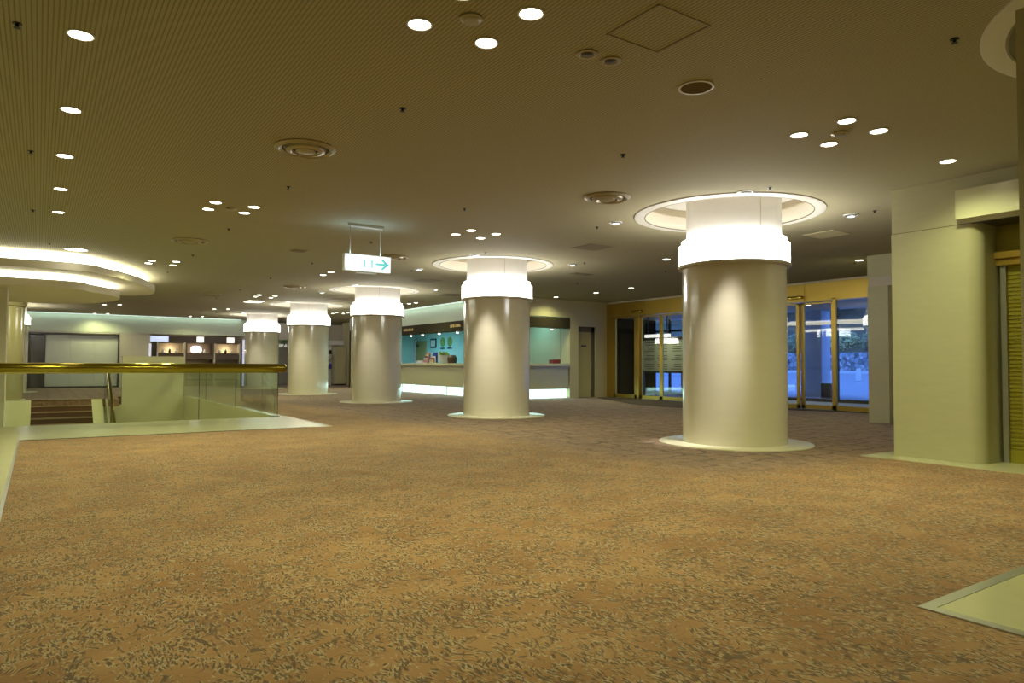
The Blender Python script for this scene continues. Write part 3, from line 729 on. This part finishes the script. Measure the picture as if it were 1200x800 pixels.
leafy('potted_tree', (11.75, 41.0, 2.14), (.6, .6, .5), 700, 'green leafy tree above the lit display case left of the fourth column', 'tree', trunk=.2, leafm=mat('indoor_leaf', (.12, .30, .06), .6, var=.4, vscale=9))
pl = MB().box(-.3, .3, -.3, .3, 0, 2.1, .01).build('planter', M['grey_wall'], loc=(11.75, 41.0, 0)); tag(pl, 'tall grey planter box carrying the green tree', 'planter')

# ------------------------------------------------------------------ stair well
wall('wall_stairwell', [(-6, 4.3, 15.12, 15.3, -3.6, -.25), (4.3, 4.48, 15.12, 27.3, -3.6, -.25), (-6, -.45, 25.92, 26.1, -3.6, -.25), (-6, 4.3, 27.3, 27.5, -3.6, -.25), (1.75, 2.36, 27.0, 27.3, -3.6, -.25)], M['well_wall'], 'cream marble lining of the stair opening')
wall('floor', [(-6, 4.4, 15.2, 27.4, -3.7, -3.6)], M['marble_floor'], 'lower level floor under the stair opening', 'floor')
wall('wall_stairwell', [(2.36, 4.3, 27.0, 27.3, -3.6, 1.39)], M['well_wall'], 'plain yellow-cream wall rising behind the glass balustrade')
t = thing('staircase', (0, 25.92, 0), 'staircase with dark red-brown carpeted steps rising between cream side walls behind the balustrade', 'stairs')
mb = MB(); nb = MB()
for k in range(20):
    z1 = -.17 * k - .17; y1 = -.3 * k
    mb.box(-.16, 1.42, y1 - .3, y1, z1 - .25, z1)
    nb.box(-.16, 1.42, y1 - .02, y1 + .0, z1 + .14, z1 + .17)
mb.build('steps', M['stair_carpet'], t, smooth=False)
nb.build('nosing', M['nosing'], t, smooth=False)
def stringer(x0, x1):
    b = MB(); L_ = 6.0
    A = [(-.01, .0), (-L_, - L_ * .567), (-L_, -.9 - L_ * .567), (-.01, -.9)]
    vs0 = [b.bm.verts.new((x0, y, z)) for y, z in A]; vs1 = [b.bm.verts.new((x1, y, z)) for y, z in A]
    b.bm.faces.new(vs0); b.bm.faces.new(vs1[::-1])
    for i in range(4): b.bm.faces.new((vs0[i], vs0[(i + 1) % 4], vs1[(i + 1) % 4], vs1[i]))
    return b
stringer(1.42, 1.72).build('side_wall', M['well_wall'], t, smooth=False)
stringer(-1.25, -.16).build('side_wall', M['well_wall'], t, smooth=False)
t = thing('stair_handrail', (1.86, 25.9, 0), 'thin brass handrail sloping down beside the stairs with a glass panel', 'handrail')
MB().tube([(0, 1.1, .95), (0, 0, .95), (0, -3.2, .95 - 3.2 * .567)], .05, 14).build('rail', M['brass'], t)
MB().tube([(0, 0, -.9), (0, 0, .95)], .02, 10).tube([(0, -1.6, -1.8), (0, -1.6, .05)], .02, 10).build('post', M['brass'], t)
b = MB()
A = [(0, .9), (-3.0, .9 - 1.7), (-3.0, -.1 - 1.7), (0, -.1)]
v0 = [b.bm.verts.new((-.1, y, z)) for y, z in A]; v1 = [b.bm.verts.new((-.088, y, z)) for y, z in A]
b.bm.faces.new(v0); b.bm.faces.new(v1[::-1])
for i in range(4): b.bm.faces.new((v0[i], v0[(i + 1) % 4], v1[(i + 1) % 4], v1[i]))
b.build('glass_panel', M['glass'], t, smooth=False)
# balustrade
t = thing('glass_balustrade', (4.29, 15.3, 0), 'glass balustrade with a thick polished brass handrail around the stair opening', 'balustrade')
pts = [(.18, 0, 1.05), (.14, 0, 1.05), (-9.5, 0, 1.05)]
MB().tube([(.16, 0, 1.05), (.13, 0, 1.05), (-9.5, 0, 1.05)], [.07, .095, .095], 24).build('handrail', M['brass'], t)
MB().tube([(0, .05, 1.05), (0, 11.7, 1.05)], .09, 24).build('handrail', M['brass'], t)
for x0, x1 in ((-9.5, -6.0), (-5.99, -1.575), (-1.565, -.0)):
    g = MB().box(x0, x1, -.006, .006, .0, 1.0).build('glass_panel', M['glass'], t, smooth=False)
    MB().box(x1 - .006, x1 + .004, -.007, .007, 0.0, 1.0).build('glass_edge', M['glass_edge'], g, smooth=False)
for y0, y1 in ((.01, 3.9), (3.91, 7.8), (7.81, 11.7)):
    g = MB().box(-.006, .006, y0, y1, .0, 1.0).build('glass_panel', M['glass'], t, smooth=False)
    MB().box(-.007, .007, y1 - .003, y1 + .006, 0, 1.0).build('glass_edge', M['glass_edge'], g, smooth=False)
MB().box(-.16, .03, -.03, .03, .0, .03, .004).build('base_clamp', M['steel'], t)
MB().tube([(-9.5, 0, .96), (0, 0, .96)], .012, 8).build('rail_channel', M['brass'], t)
# marble pier at the far left edge
wall('wall_left', [(-2.6, -.585, 18.4, 19.2, -3.6, 2.78)], M['plaster'], 'pale pier at the left edge in front of the yellowish column')

# ------------------------------------------------------------------ stepped round ceiling feature with cove lights
def smooth_outline(right, mx=-1.0, per=8):
    """right half of an outline (front to back), mirrored about x = mx; Catmull-Rom between the points"""
    pts = right + [(2 * mx - x, y) for x, y in right[::-1]]
    n = len(pts); out = []
    for i in range(n):
        p0, p1, p2, p3 = (Vector(pts[(i + k - 1) % n]) for k in range(4))
        if (p2 - p1).length > 2.0: out.append(tuple(p1)); continue     # straight run
        for q in range(per):
            u = q / per
            v = .5 * ((2 * p1) + (p2 - p0) * u + (2 * p0 - 5 * p1 + 4 * p2 - p3) * u * u + (3 * p1 - p0 - 3 * p2 + p3) * u ** 3)
            out.append((v.x, v.y))
    return out
def inset(ol, d):
    n = len(ol); out = []
    for i in range(n):
        a, b, c = Vector(ol[i - 1]), Vector(ol[i]), Vector(ol[(i + 1) % n])
        t_ = (c - a).normalized(); out.append((b.x - t_.y * d, b.y + t_.x * d))
    return out
def band(ol, z0, z1):
    m = MB(); A = [m.bm.verts.new((x, y, z0)) for x, y in ol]; B = [m.bm.verts.new((x, y, z1)) for x, y in ol]
    for i in range(len(ol)): m.bm.faces.new((A[i], A[(i + 1) % len(ol)], B[(i + 1) % len(ol)], B[i]))
    return m
T1 = smooth_outline([(.45, 16.86), (1.2, 17.48), (1.78, 18.43), (2.27, 19.67), (2.54, 20.8), (2.50, 21.7), (2.1, 22.3), (1.2, 22.6), (.2, 22.65)])
T2 = smooth_outline([(.36, 17.68), (.96, 18.30), (1.39, 18.95), (1.63, 19.7), (1.58, 20.6), (1.25, 21.6), (.70, 22.3), (-.2, 22.5)])
t = thing('stepped_ceiling_disc', (0, 0, 0), 'two-tier rounded hanging ceiling feature with bright cove lights above the stair opening at the left', 'ceiling light')
band(inset(T1, .16), 3.20, CEIL).build('light_ring', M['cove'], t)
MB().prism(T1, 3.05, 3.205).build('upper_disc', M['plaster'], t)
band(inset(T2, .12), 2.90, 3.05).build('light_ring', M['cove'], t)
MB().prism(T2, 2.745, 2.91).build('lower_disc', M['plaster'], t)

# ------------------------------------------------------------------ downlights
dl = thing('downlight', (0, 0, 0), '', 'ceiling light')
MB().lathe([(.085, 0), (.088, -.006), (.078, -.009), (.072, -.004)], seg=32).build('trim_ring', M['white'], dl)
MB().lathe([(.074, -.005), (.04, -.010), (0, -.011)], seg=32).build('lens', M['lens'], dl)
DLE = 97.; DLC = (.93, .95, .48)
dlamp = light('downlight_lamp', 'SPOT', (0, 0, -.03), DLE, DLC, dl, spot_size=math.radians(150), spot_blend=.8, shadow_soft_size=.07)
def down(x, y, label, group=None): return instance(dl, (x, y, CEIL), label, group)
for (x, y), w in zip([(.19, 5.63), (.19, 7.36), (.19, 9.05), (.19, 10.81), (.20, 12.49)], ['nearest and largest', 'second nearest', 'middle', 'second farthest', 'farthest']):
    down(x, y, 'bright round downlight, the %s of the single file of five at the left' % w)
CL = [
 ('the cluster at the top centre', [(2.06, 4.15, 'left'), (2.57, 4.12, 'lower'), (2.59, 3.61, 'right'), (2.10, 3.64, 'cut-off upper')]),
 ('the cluster above right of the nearest column', [(6.15, 3.54, 'upper'), (6.67, 3.52, 'right'), (6.15, 4.03, 'left'), (6.65, 4.02, 'lower')]),
 ('the mid left cluster behind the big diffuser', [(2.02, 10.44, 'upper left'), (2.54, 10.42, 'upper right'), (2.02, 10.96, 'lower left'), (2.52, 10.91, 'lower right')]),
 ('the cluster above the second column', [(5.98, 10.57, 'left'), (6.01, 10.09, 'upper'), (6.53, 10.12, 'right'), (6.52, 10.61, 'lower')]),
 ('the cluster right of the cove disc', [(2.03, 17.21, 'upper left'), (2.02, 17.69, 'lower left'), (2.5, 17.06, 'upper right'), (2.53, 17.7, 'lower right')]),
 ('the pair just left of the green arrow sign', [(5.93, 16.71, 'right'), (5.96, 17.37, 'left')]),
 ('the cluster below the cove disc', [(2.07, 31.23, 'upper left'), (2.57, 30.93, 'upper right'), (2.09, 37.08, 'lower left'), (2.58, 36.79, 'lower right')]),
 ('the far cluster left of the fifth column', [(6.01, 30.89, 'upper left'), (6.49, 30.6, 'upper right'), (6.02, 36.5, 'lower left'), (6.51, 36.22, 'lower right')]),
 ('the cluster above the square light panel', [(6.03, 24.32, 'lower left'), (5.98, 23.65, 'upper left'), (6.55, 24.36, 'lower right'), (6.48, 23.62, 'upper right')]),
 ('the row between fourth and third column', [(10.86, 30.31, 'first'), (10.83, 29.73, 'second'), (11.27, 30.07, 'third'), (11.26, 29.47, 'fourth')]),
 ('the pair right of the third column', [(11.41, 23.65, 'left'), (11.44, 23.13, 'right')]),
]
for desc, L_ in CL:
    for x, y, w in L_: down(x, y, 'round downlight, %s one of %s' % (w, desc))
for x, y, l in [(8.28, 3.61, 'above the marble pier at the upper right'), (11.07, 10.42, 'between the nearest column and the square vent'), (14.35, 14.9, 'in front of the left entrance doors'), (14.42, 16.54, 'in front of the corner of entrance and reception wall'), (14.27, 18.39, 'in front of the staff door, left of the two near the entrance'), (14.49, 8.1, 'in front of the right entrance doors')]:
    down(x, y, 'single round downlight ' + l)
for x, y, w in [(-.2, 25.2, 'leftmost'), (.8, 25.1, 'left'), (2.0, 24.1, 'right'), (2.5, 24.1, 'rightmost')]: down(x, y, 'added round downlight hidden behind the cove disc, %s of four over the stairs' % w)  # added unseen downlights that brighten the wall behind the stairs
for x, y, w in [(19.3, 12.4, 'right'), (19.0, 15.0, 'middle'), (18.2, 17.4, 'left')]: instance(dl, (x, y, 3.0), 'vestibule downlight behind the entrance glass, %s one' % w)
# added to light the foreground: behind and beside the camera, out of the frame
for x, y in [(2.3, -2.2), (6.3, -2.6), (-3, 3.5), (-3, 10.5)]:
    down(x, y, 'added round downlight in the ceiling outside the photo', 'added downlights outside the frame')
# big downlight by the cove
t = thing('large_downlight', (.58, 16.4, CEIL), 'larger bright oval ceiling light right at the edge of the cove disc', 'ceiling light')
MB().lathe([(.21, 0), (.215, -.01), (.19, -.015)], seg=40).build('trim_ring', M['white'], t)
MB().lathe([(.19, -.008), (0, -.018)], seg=40).build('lens', M['lens'], t)
# small fixture near the bulkhead
down(9.3, 3.40, 'small bright downlight above the bulkhead at the right edge')
# adjustable cool spots around columns
ad = thing('adjustable_spotlight', (0, 0, 0), '', 'spotlight')
MB().lathe([(.105, 0), (.11, -.01), (.095, -.014), (.08, -.004)], seg=32).build('trim_ring', M['white'], ad)
MB().lathe([(.085, -.002), (.07, -.02), (.05, -.03)], seg=24).build('eyeball', M['steel'], ad)
MB().lathe([(.055, -.028), (.02, -.022), (0, -.02)], seg=24).build('lens', M['lens_cool'], ad)
ADJ = [(7.55, 8.19, 1, 'left of the nearest column beside the round diffuser', 0), (7.6, 5.77, 1, 'directly in front of the nearest column', 0), (10.05, 5.74, 1, 'right of the nearest column', 0),
       (7.44, 12.33, 2, 'in front of the second column', 1), (9.93, 12.19, 2, 'right of the second column', 1), (7.45, 14.93, 2, 'left of the second column', 1),
       (9.87, 18.63, 3, 'right of the third column', 2), (7.43, 18.95, 3, 'in front of the third column', 2), (7.39, 21.61, 3, 'between fourth and third column', 2), (7.42, 25.4, 4, 'in front of the fourth column', 3), (9.9, 25.3, 4, 'right of the fourth column', 3), (7.4, 32.0, 5, 'in front of the fifth column', 4)]
for x, y, n, l, ci in ADJ:
    o = instance(ad, (x, y, CEIL), 'recessed spotlight with a bluish lamp ' + l)
    cx, cy = COLS[ci]
    aa = math.atan2(-cy, -cx) - math.radians(15 if ci else 17); tgt = Vector((cx + .75 * math.cos(aa), cy + .75 * math.sin(aa), 1.42)) if 'front' in l else Vector((cx, cy, -.1)); p = Vector((x, y, CEIL - .06)); d = (tgt - p).normalized()
    cs = light('column_spot', 'SPOT', p, (240, 205, 90, 70, 60)[ci] if 'front' in l else 25, (1, .96, .92), rot=d.to_track_quat('-Z', 'Y').to_euler(), spot_size=math.radians(29 if 'front' in l else 30), spot_blend=1, shadow_soft_size=.10)
for l in [x for x in bpy.data.lights if x.name.startswith('column_spot')]:
    l.use_nodes = True; nt = l.node_tree; em = nt.nodes['Emission']
    fo = nt.nodes.new('ShaderNodeLightFalloff'); fo.inputs[0].default_value = 1.0
    nt.links.new(fo.outputs['Linear'], em.inputs['Strength'])
# unlit small fittings
for x, y, l in [(3.27, 3.85, 'left'), (3.49, 3.84, 'right')]:
    t = thing('unlit_spotlight', (x, y, CEIL), '%s of the two small unlit recessed spotlights beside the square access panel' % l, 'spotlight')
    MB().lathe([(.075, 0), (.08, -.008), (.055, -.012), (.045, -.003)], seg=28).build('trim_ring', M['vent_ring'], t)
    MB().lathe([(.05, -.003), (.03, -.012), (0, -.014)], seg=20).build('lens', M['black'], t)
for x, y, l in [(2.3, 3.88, 'in the top centre cluster of downlights'), (6.42, 3.77, 'inside the cluster of four above right of the nearest column'), (2.29, 10.71, 'inside the cluster of four at mid left')]:
    t = thing('smoke_detector', (x, y, CEIL), 'small pale round smoke detector ' + l, 'smoke detector')
    MB().lathe([(.075, 0), (.075, -.012), (.06, -.02)], seg=28).build('base', M['vent_ring'], t)
    MB().lathe([(.06, -.018), (.05, -.03), (0, -.032)], seg=28).build('cap', M['vent_ring'], t)
t = thing('ceiling_speaker', (4.4, 3.81, CEIL), 'dark round speaker grille in the ceiling right of the square access panel', 'speaker')
MB().lathe([(.14, 0), (.145, -.008), (.125, -.010)], seg=40).build('rim', M['trim_white'], t)
MB().lathe([(.127, -.006), (0, -.009)], seg=40).build('grille', mat('speaker_grille', (.13, .10, .055), 1.0, 0, 0), t)
# round air diffusers
df = thing('air_diffuser', (0, 0, 0), '', 'air vent')
MB().lathe([(.31, 0), (.315, -.01), (.27, -.035), (.24, -.015)], seg=48).build('outer_ring', M['vent_ring'], df)
MB().lathe([(.25, -.008), (0, -.008)], seg=48).build('throat', M['dark'], df)
MB().lathe([(.21, -.012), (.20, -.035), (.15, -.05), (.13, -.025)], seg=48).build('middle_ring', M['vent_ring'], df)
MB().lathe([(.11, -.015), (.10, -.04), (.05, -.055), (0, -.057)], seg=48).build('centre_cone', M['vent_ring'], df)
for x, y, l in [(2.28, 7.25, 'large at upper left, the nearest one'), (6.33, 7.03, 'left of the nearest column top'), (2.27, 13.97, 'at left above the cove disc'), (6.17, 13.55, 'just right of the hanging arrow sign'), (6.19, 20.5, 'small one left below the arrow sign'), (4.59, 24.17, 'farthest one at left')]:
    instance(df, (x, y, CEIL), 'round concentric air diffuser, ' + l)
# square vents
def sq(name, x, y, w, d, m, label, cat='vent', slots=True):
    t = thing(name, (x, y, CEIL), label, cat)
    MB().box(-w / 2, w / 2, -d / 2, d / 2, -.008, 0).build('plate', m, t, smooth=False)
    if slots:
        mb = MB(); n = 6
        for k in range(n): mb.box(-w / 2 + .03, w / 2 - .03, -d / 2 + .03 + (d - .06) * k / n, -d / 2 + .03 + (d - .06) * (k + .5) / n, -.014, -.008)
        mb.build('louvre', m, t, smooth=False)
sq('square_vent', 8.79, 10.2, .58, .58, M['vent'], 'dark square ceiling vent left of the nearest column recess')
sq('ceiling_panel', 11.2, 6.83, .56, .56, M['yellow_panel'], 'pale yellow square ceiling panel right of the nearest column recess', 'ceiling panel', False)
sq('square_vent', 11.15, 13.35, .6, .25, M['vent'], 'narrow dark ceiling vent right of the second column recess')
sq('square_vent', 8.67, 16.86, .6, .6, M['vent'], 'dark square ceiling vent between the third and second column')
sq('square_vent', 11.05, 19.87, .6, .6, M['vent'], 'dark square ceiling vent left of the second column near the reception fascia')
sq('square_vent', 4.28, 13.96, .3, .3, M['vent'], 'small dark ceiling vent left of the hanging arrow sign')
sq('square_vent', 8.63, 23.45, .6, .6, M['vent'], 'dark square ceiling vent between the fourth and third column')
sq('square_light_panel', 6.48, 26.35, .55, .8, M['panel_light'], 'flat rectangular light panel in the ceiling above the fifth column', 'ceiling light', False)
# access panel
t = thing('access_panel', (3.43, 3.30, CEIL), 'large square access panel outlined in the ribbed ceiling at the top', 'access panel')
mb = MB()
h = .245
for b in ((-h, h, -h, -h + .010), (-h, h, h - .010, h), (-h, -h + .010, -h, h), (h - .010, h, -h, h)): mb.box(*b, -.006, 0)
mb.build('frame', M['coffer_band'], t, smooth=False)
# sprinklers
sp = thing('sprinkler', (0, 0, 0), '', 'sprinkler')
MB().lathe([(.03, 0), (.03, -.005), (.012, -.008), (.012, -.018), (.008, -.022), (.008, -.026), (.022, -.028), (.022, -.031), (0, -.034)], seg=14).build('head', M['black'], sp)
SPR = [(-.17, 5.69, 'at the upper left corner of the photo'), (-.12, 9.06, 'left of the middle downlight of the left file'), (2.63, 5.62, 'above centre, alone on the ribbed ceiling'), (5.18, 5.5, 'above left of the nearest column, alone on the ceiling'), (5.22, 2.22, 'near the upper right corner, the nearest one'),
       (-.12, 12.56, 'left of the farthest downlight of the left file'), (2.61, 8.97, 'below the large round diffuser'), (.12, 15.9, 'just above the cove disc at left'), (2.61, 12.37, 'below the mid left cluster of four'), (2.63, 15.81, 'right of the cove disc, upper'), (2.61, 19.09, 'at the right tip of the cove disc'),
       (5.1, 8.75, 'above the second column cluster'), (5.08, 12.16, 'right below the hanger plate of the arrow sign'), (7.56, 8.65, 'left of the nearest column recess'), (7.67, 5.45, 'in front of the nearest column recess'), (10.07, 5.39, 'right of the nearest column recess'), (5.05, 15.45, 'left of the arrow sign'), (5.03, 18.8, 'left of the fourth column top, upper'),
       (12.46, 11.76, 'behind the single downlight left of the nearest column'), (9.99, 11.85, 'right of the second column recess'), (12.32, 14.92, 'above the reception wall right of the second column'), (7.45, 11.93, 'in front of the second column recess'), (7.44, 15.29, 'between third and second column recesses'), (14.77, 8.36, 'beside the downlight in front of the right entrance doors'), (5.07, 22.32, 'above the square light panel at left'), (5.04, 25.65, 'farthest one above the balustrade')]
for x, y, l in SPR: instance(sp, (x, y, CEIL), 'small dark sprinkler head ' + l)

# ------------------------------------------------------------------ hanging sign
sx, sy = 4.38, 10.7
t = thing('hanging_sign', (sx, sy, CEIL), 'white lit restroom direction sign with a green arrow hanging from the ceiling', 'sign')
MB().box(-.30, .30, -.035, .035, -.05, 0, .006).build('ceiling_plate', M['sign_side'], t)
for x in (-.27, .25): MB().tube([(x, 0, -.04), (x, 0, -.50)], .007, 8).build('hanger_rod', M['sign_side'], t)
bxz0, bxz1 = -.78, -.50
MB().box(-.38, .42, -.05, .05, bxz0, bxz1, .004).build('case', M['sign_side'], t, smooth=False)
MB().box(-.36, .41, -.056, -.05, bxz0 + .012, bxz1 - .012).build('face', M['sign_face'], t, smooth=False)
mb = MB()
def flat(pts, b, y=-.06):
    A = [b.bm.verts.new((x, y, z)) for x, z in pts]; B = [b.bm.verts.new((x, y + .004, z)) for x, z in pts]
    b.bm.faces.new(A); b.bm.faces.new(B[::-1]); n = len(pts)
    for i in range(n): b.bm.faces.new((A[i], A[(i + 1) % n], B[(i + 1) % n], B[i]))
zc = (bxz0 + bxz1) / 2
flat([(.15, zc - .017), (.30, zc - .017), (.23, zc - .085), (.28, zc - .085), (.38, zc), (.28, zc + .085), (.23, zc + .085), (.30, zc + .017), (.15, zc + .017)], mb)
mb.build('arrow', M['sign_teal'], t, smooth=False)
for x in (-.045, .085):
    mb = MB()
    flat([(x - .011, zc - .07), (x + .011, zc - .07), (x + .012, zc + .06), (x - .012, zc + .06)], mb)
    mb.build('restroom_figure', M['sign_teal'], t, smooth=False)
MB().box(-.17, .18, -.03, .03, bxz0 - .025, bxz0).build('lower_lamp', M['sign_side'], t, smooth=False)
light('sign_glow', 'AREA', (sx, sy - .1, CEIL - .64), 3.5, (.75, .9, 1), rot=(PI / 2, 0, 0), shape='RECTANGLE', size=.75, size_y=.25)
light('sign_uplight', 'AREA', (sx, sy, CEIL - .49), 3.5, (.42, .70, 1), rot=(PI, 0, 0), shape='RECTANGLE', size=.78, size_y=.1)

# ------------------------------------------------------------------ lights
# office fluorescents and coves beside their fittings; shop lights and well fill have none
def tube_light(x, y, z, w, d, e, c, label, rot=(0, 0, 0), vis=True):
    if vis:
        o = MB().box(-w / 2, w / 2, -d / 2, d / 2, -.02, .02).build('ceiling_tube_light', M['cove2'], loc=(x, y, z + .03), smooth=False); tag(o, label, 'ceiling light')
    light('tube_lamp', 'AREA', (x, y, z), e, c, rot=rot, shape='RECTANGLE', size=max(w, .1), size_y=max(d, .1))
tube_light(14.6, 29.5, 2.74, 1.2, 2.6, 42, (.25, .80, .95), 'cool fluorescent panel in the office ceiling, far one')
tube_light(14.6, 24.5, 2.74, 1.2, 2.6, 42, (.25, .80, .95), 'cool fluorescent panel in the office ceiling, middle one')
tube_light(14.6, 20.5, 2.74, 1.0, 1.0, 15, (.25, .80, .95), 'cool fluorescent panel in the office ceiling, near one')
# cove over the reception fascia and back wall
for (x0, y0, x1, y1, e, lab, r) in ((RX - .18, 20.5, RX - .14, 30.5, 9, 'slim cool cove tube along the top of the reception fascia', (0, math.radians(-50), 0)),
                                  (-5.5, BY - .2, 8.6, BY - .16, 11, 'slim cool cove tube along the top of the far wall', (math.radians(-50), 0, 0))):
    o = MB().box(x0, x1, y0, y1, CEIL - .03, CEIL).build('cove_tube', M['cove2'], smooth=False); tag(o, lab, 'cove light')
    light('cove_lamp', 'AREA', ((x0 + x1) / 2, (y0 + y1) / 2, CEIL - .05), e, (.68, 1, .90), rot=(r[0] * -1 if r[0] else 0, r[1], 0), shape='RECTANGLE', size=x1 - x0, size_y=y1 - y0)
light('counter_foot_lamp', 'AREA', (RX + .1, 25, .22), 14, (.6, 1, .9), rot=(0, math.radians(60), 0), shape='RECTANGLE', size=.15, size_y=10)
light('counter_foot_lamp', 'AREA', (14.0, RY + .1, .22), 5, (.6, 1, .9), rot=(math.radians(-60), 0, 0), shape='RECTANGLE', size=2.4, size_y=.15)
for x, y, e in ((6.6, 39.5, 12), (12, 41.5, 30), (5, 22, 0)):
    if e: light('shop_lamp', 'POINT', (x, y, 2.9), e, (1, .95, .85), shadow_soft_size=.3)
light('well_fill', 'AREA', (0, 19, -.6), 120, (1, .92, .62), shape='RECTANGLE', size=2, size_y=3)  # added fill without a fitting, brightens the stair well

# world: dusk sky
w = bpy.data.worlds.new('dusk'); sc.world = w; w.use_nodes = True
bg = w.node_tree.nodes['Background']; bg.inputs[0].default_value = (.12, .30, .95, 1); bg.inputs[1].default_value = 3.2

# ------------------------------------------------------------------ camera
cam = bpy.data.cameras.new('camera'); co = bpy.data.objects.new('camera', cam); COL.objects.link(co)
cam.sensor_width = 36; cam.lens = 36 * 816 / 1200; cam.clip_end = 300; cam.clip_start = .05
YAW = math.radians(34.2); PITCH = math.radians(1.94); ROLL = math.radians(.26)
R_ = Matrix.Rotation(-YAW, 4, 'Z') @ Matrix.Rotation(PI / 2 + PITCH, 4, 'X') @ Matrix.Rotation(ROLL, 4, 'Z')
co.matrix_world = Matrix.Translation((0, 0, 1.14)) @ R_
sc.camera = co
sc.view_settings.view_transform = 'Standard'; sc.view_settings.look = 'None'
sc.view_settings.exposure = 0.0; sc.view_settings.gamma = 1.0; sc.view_settings.use_curve_mapping = False
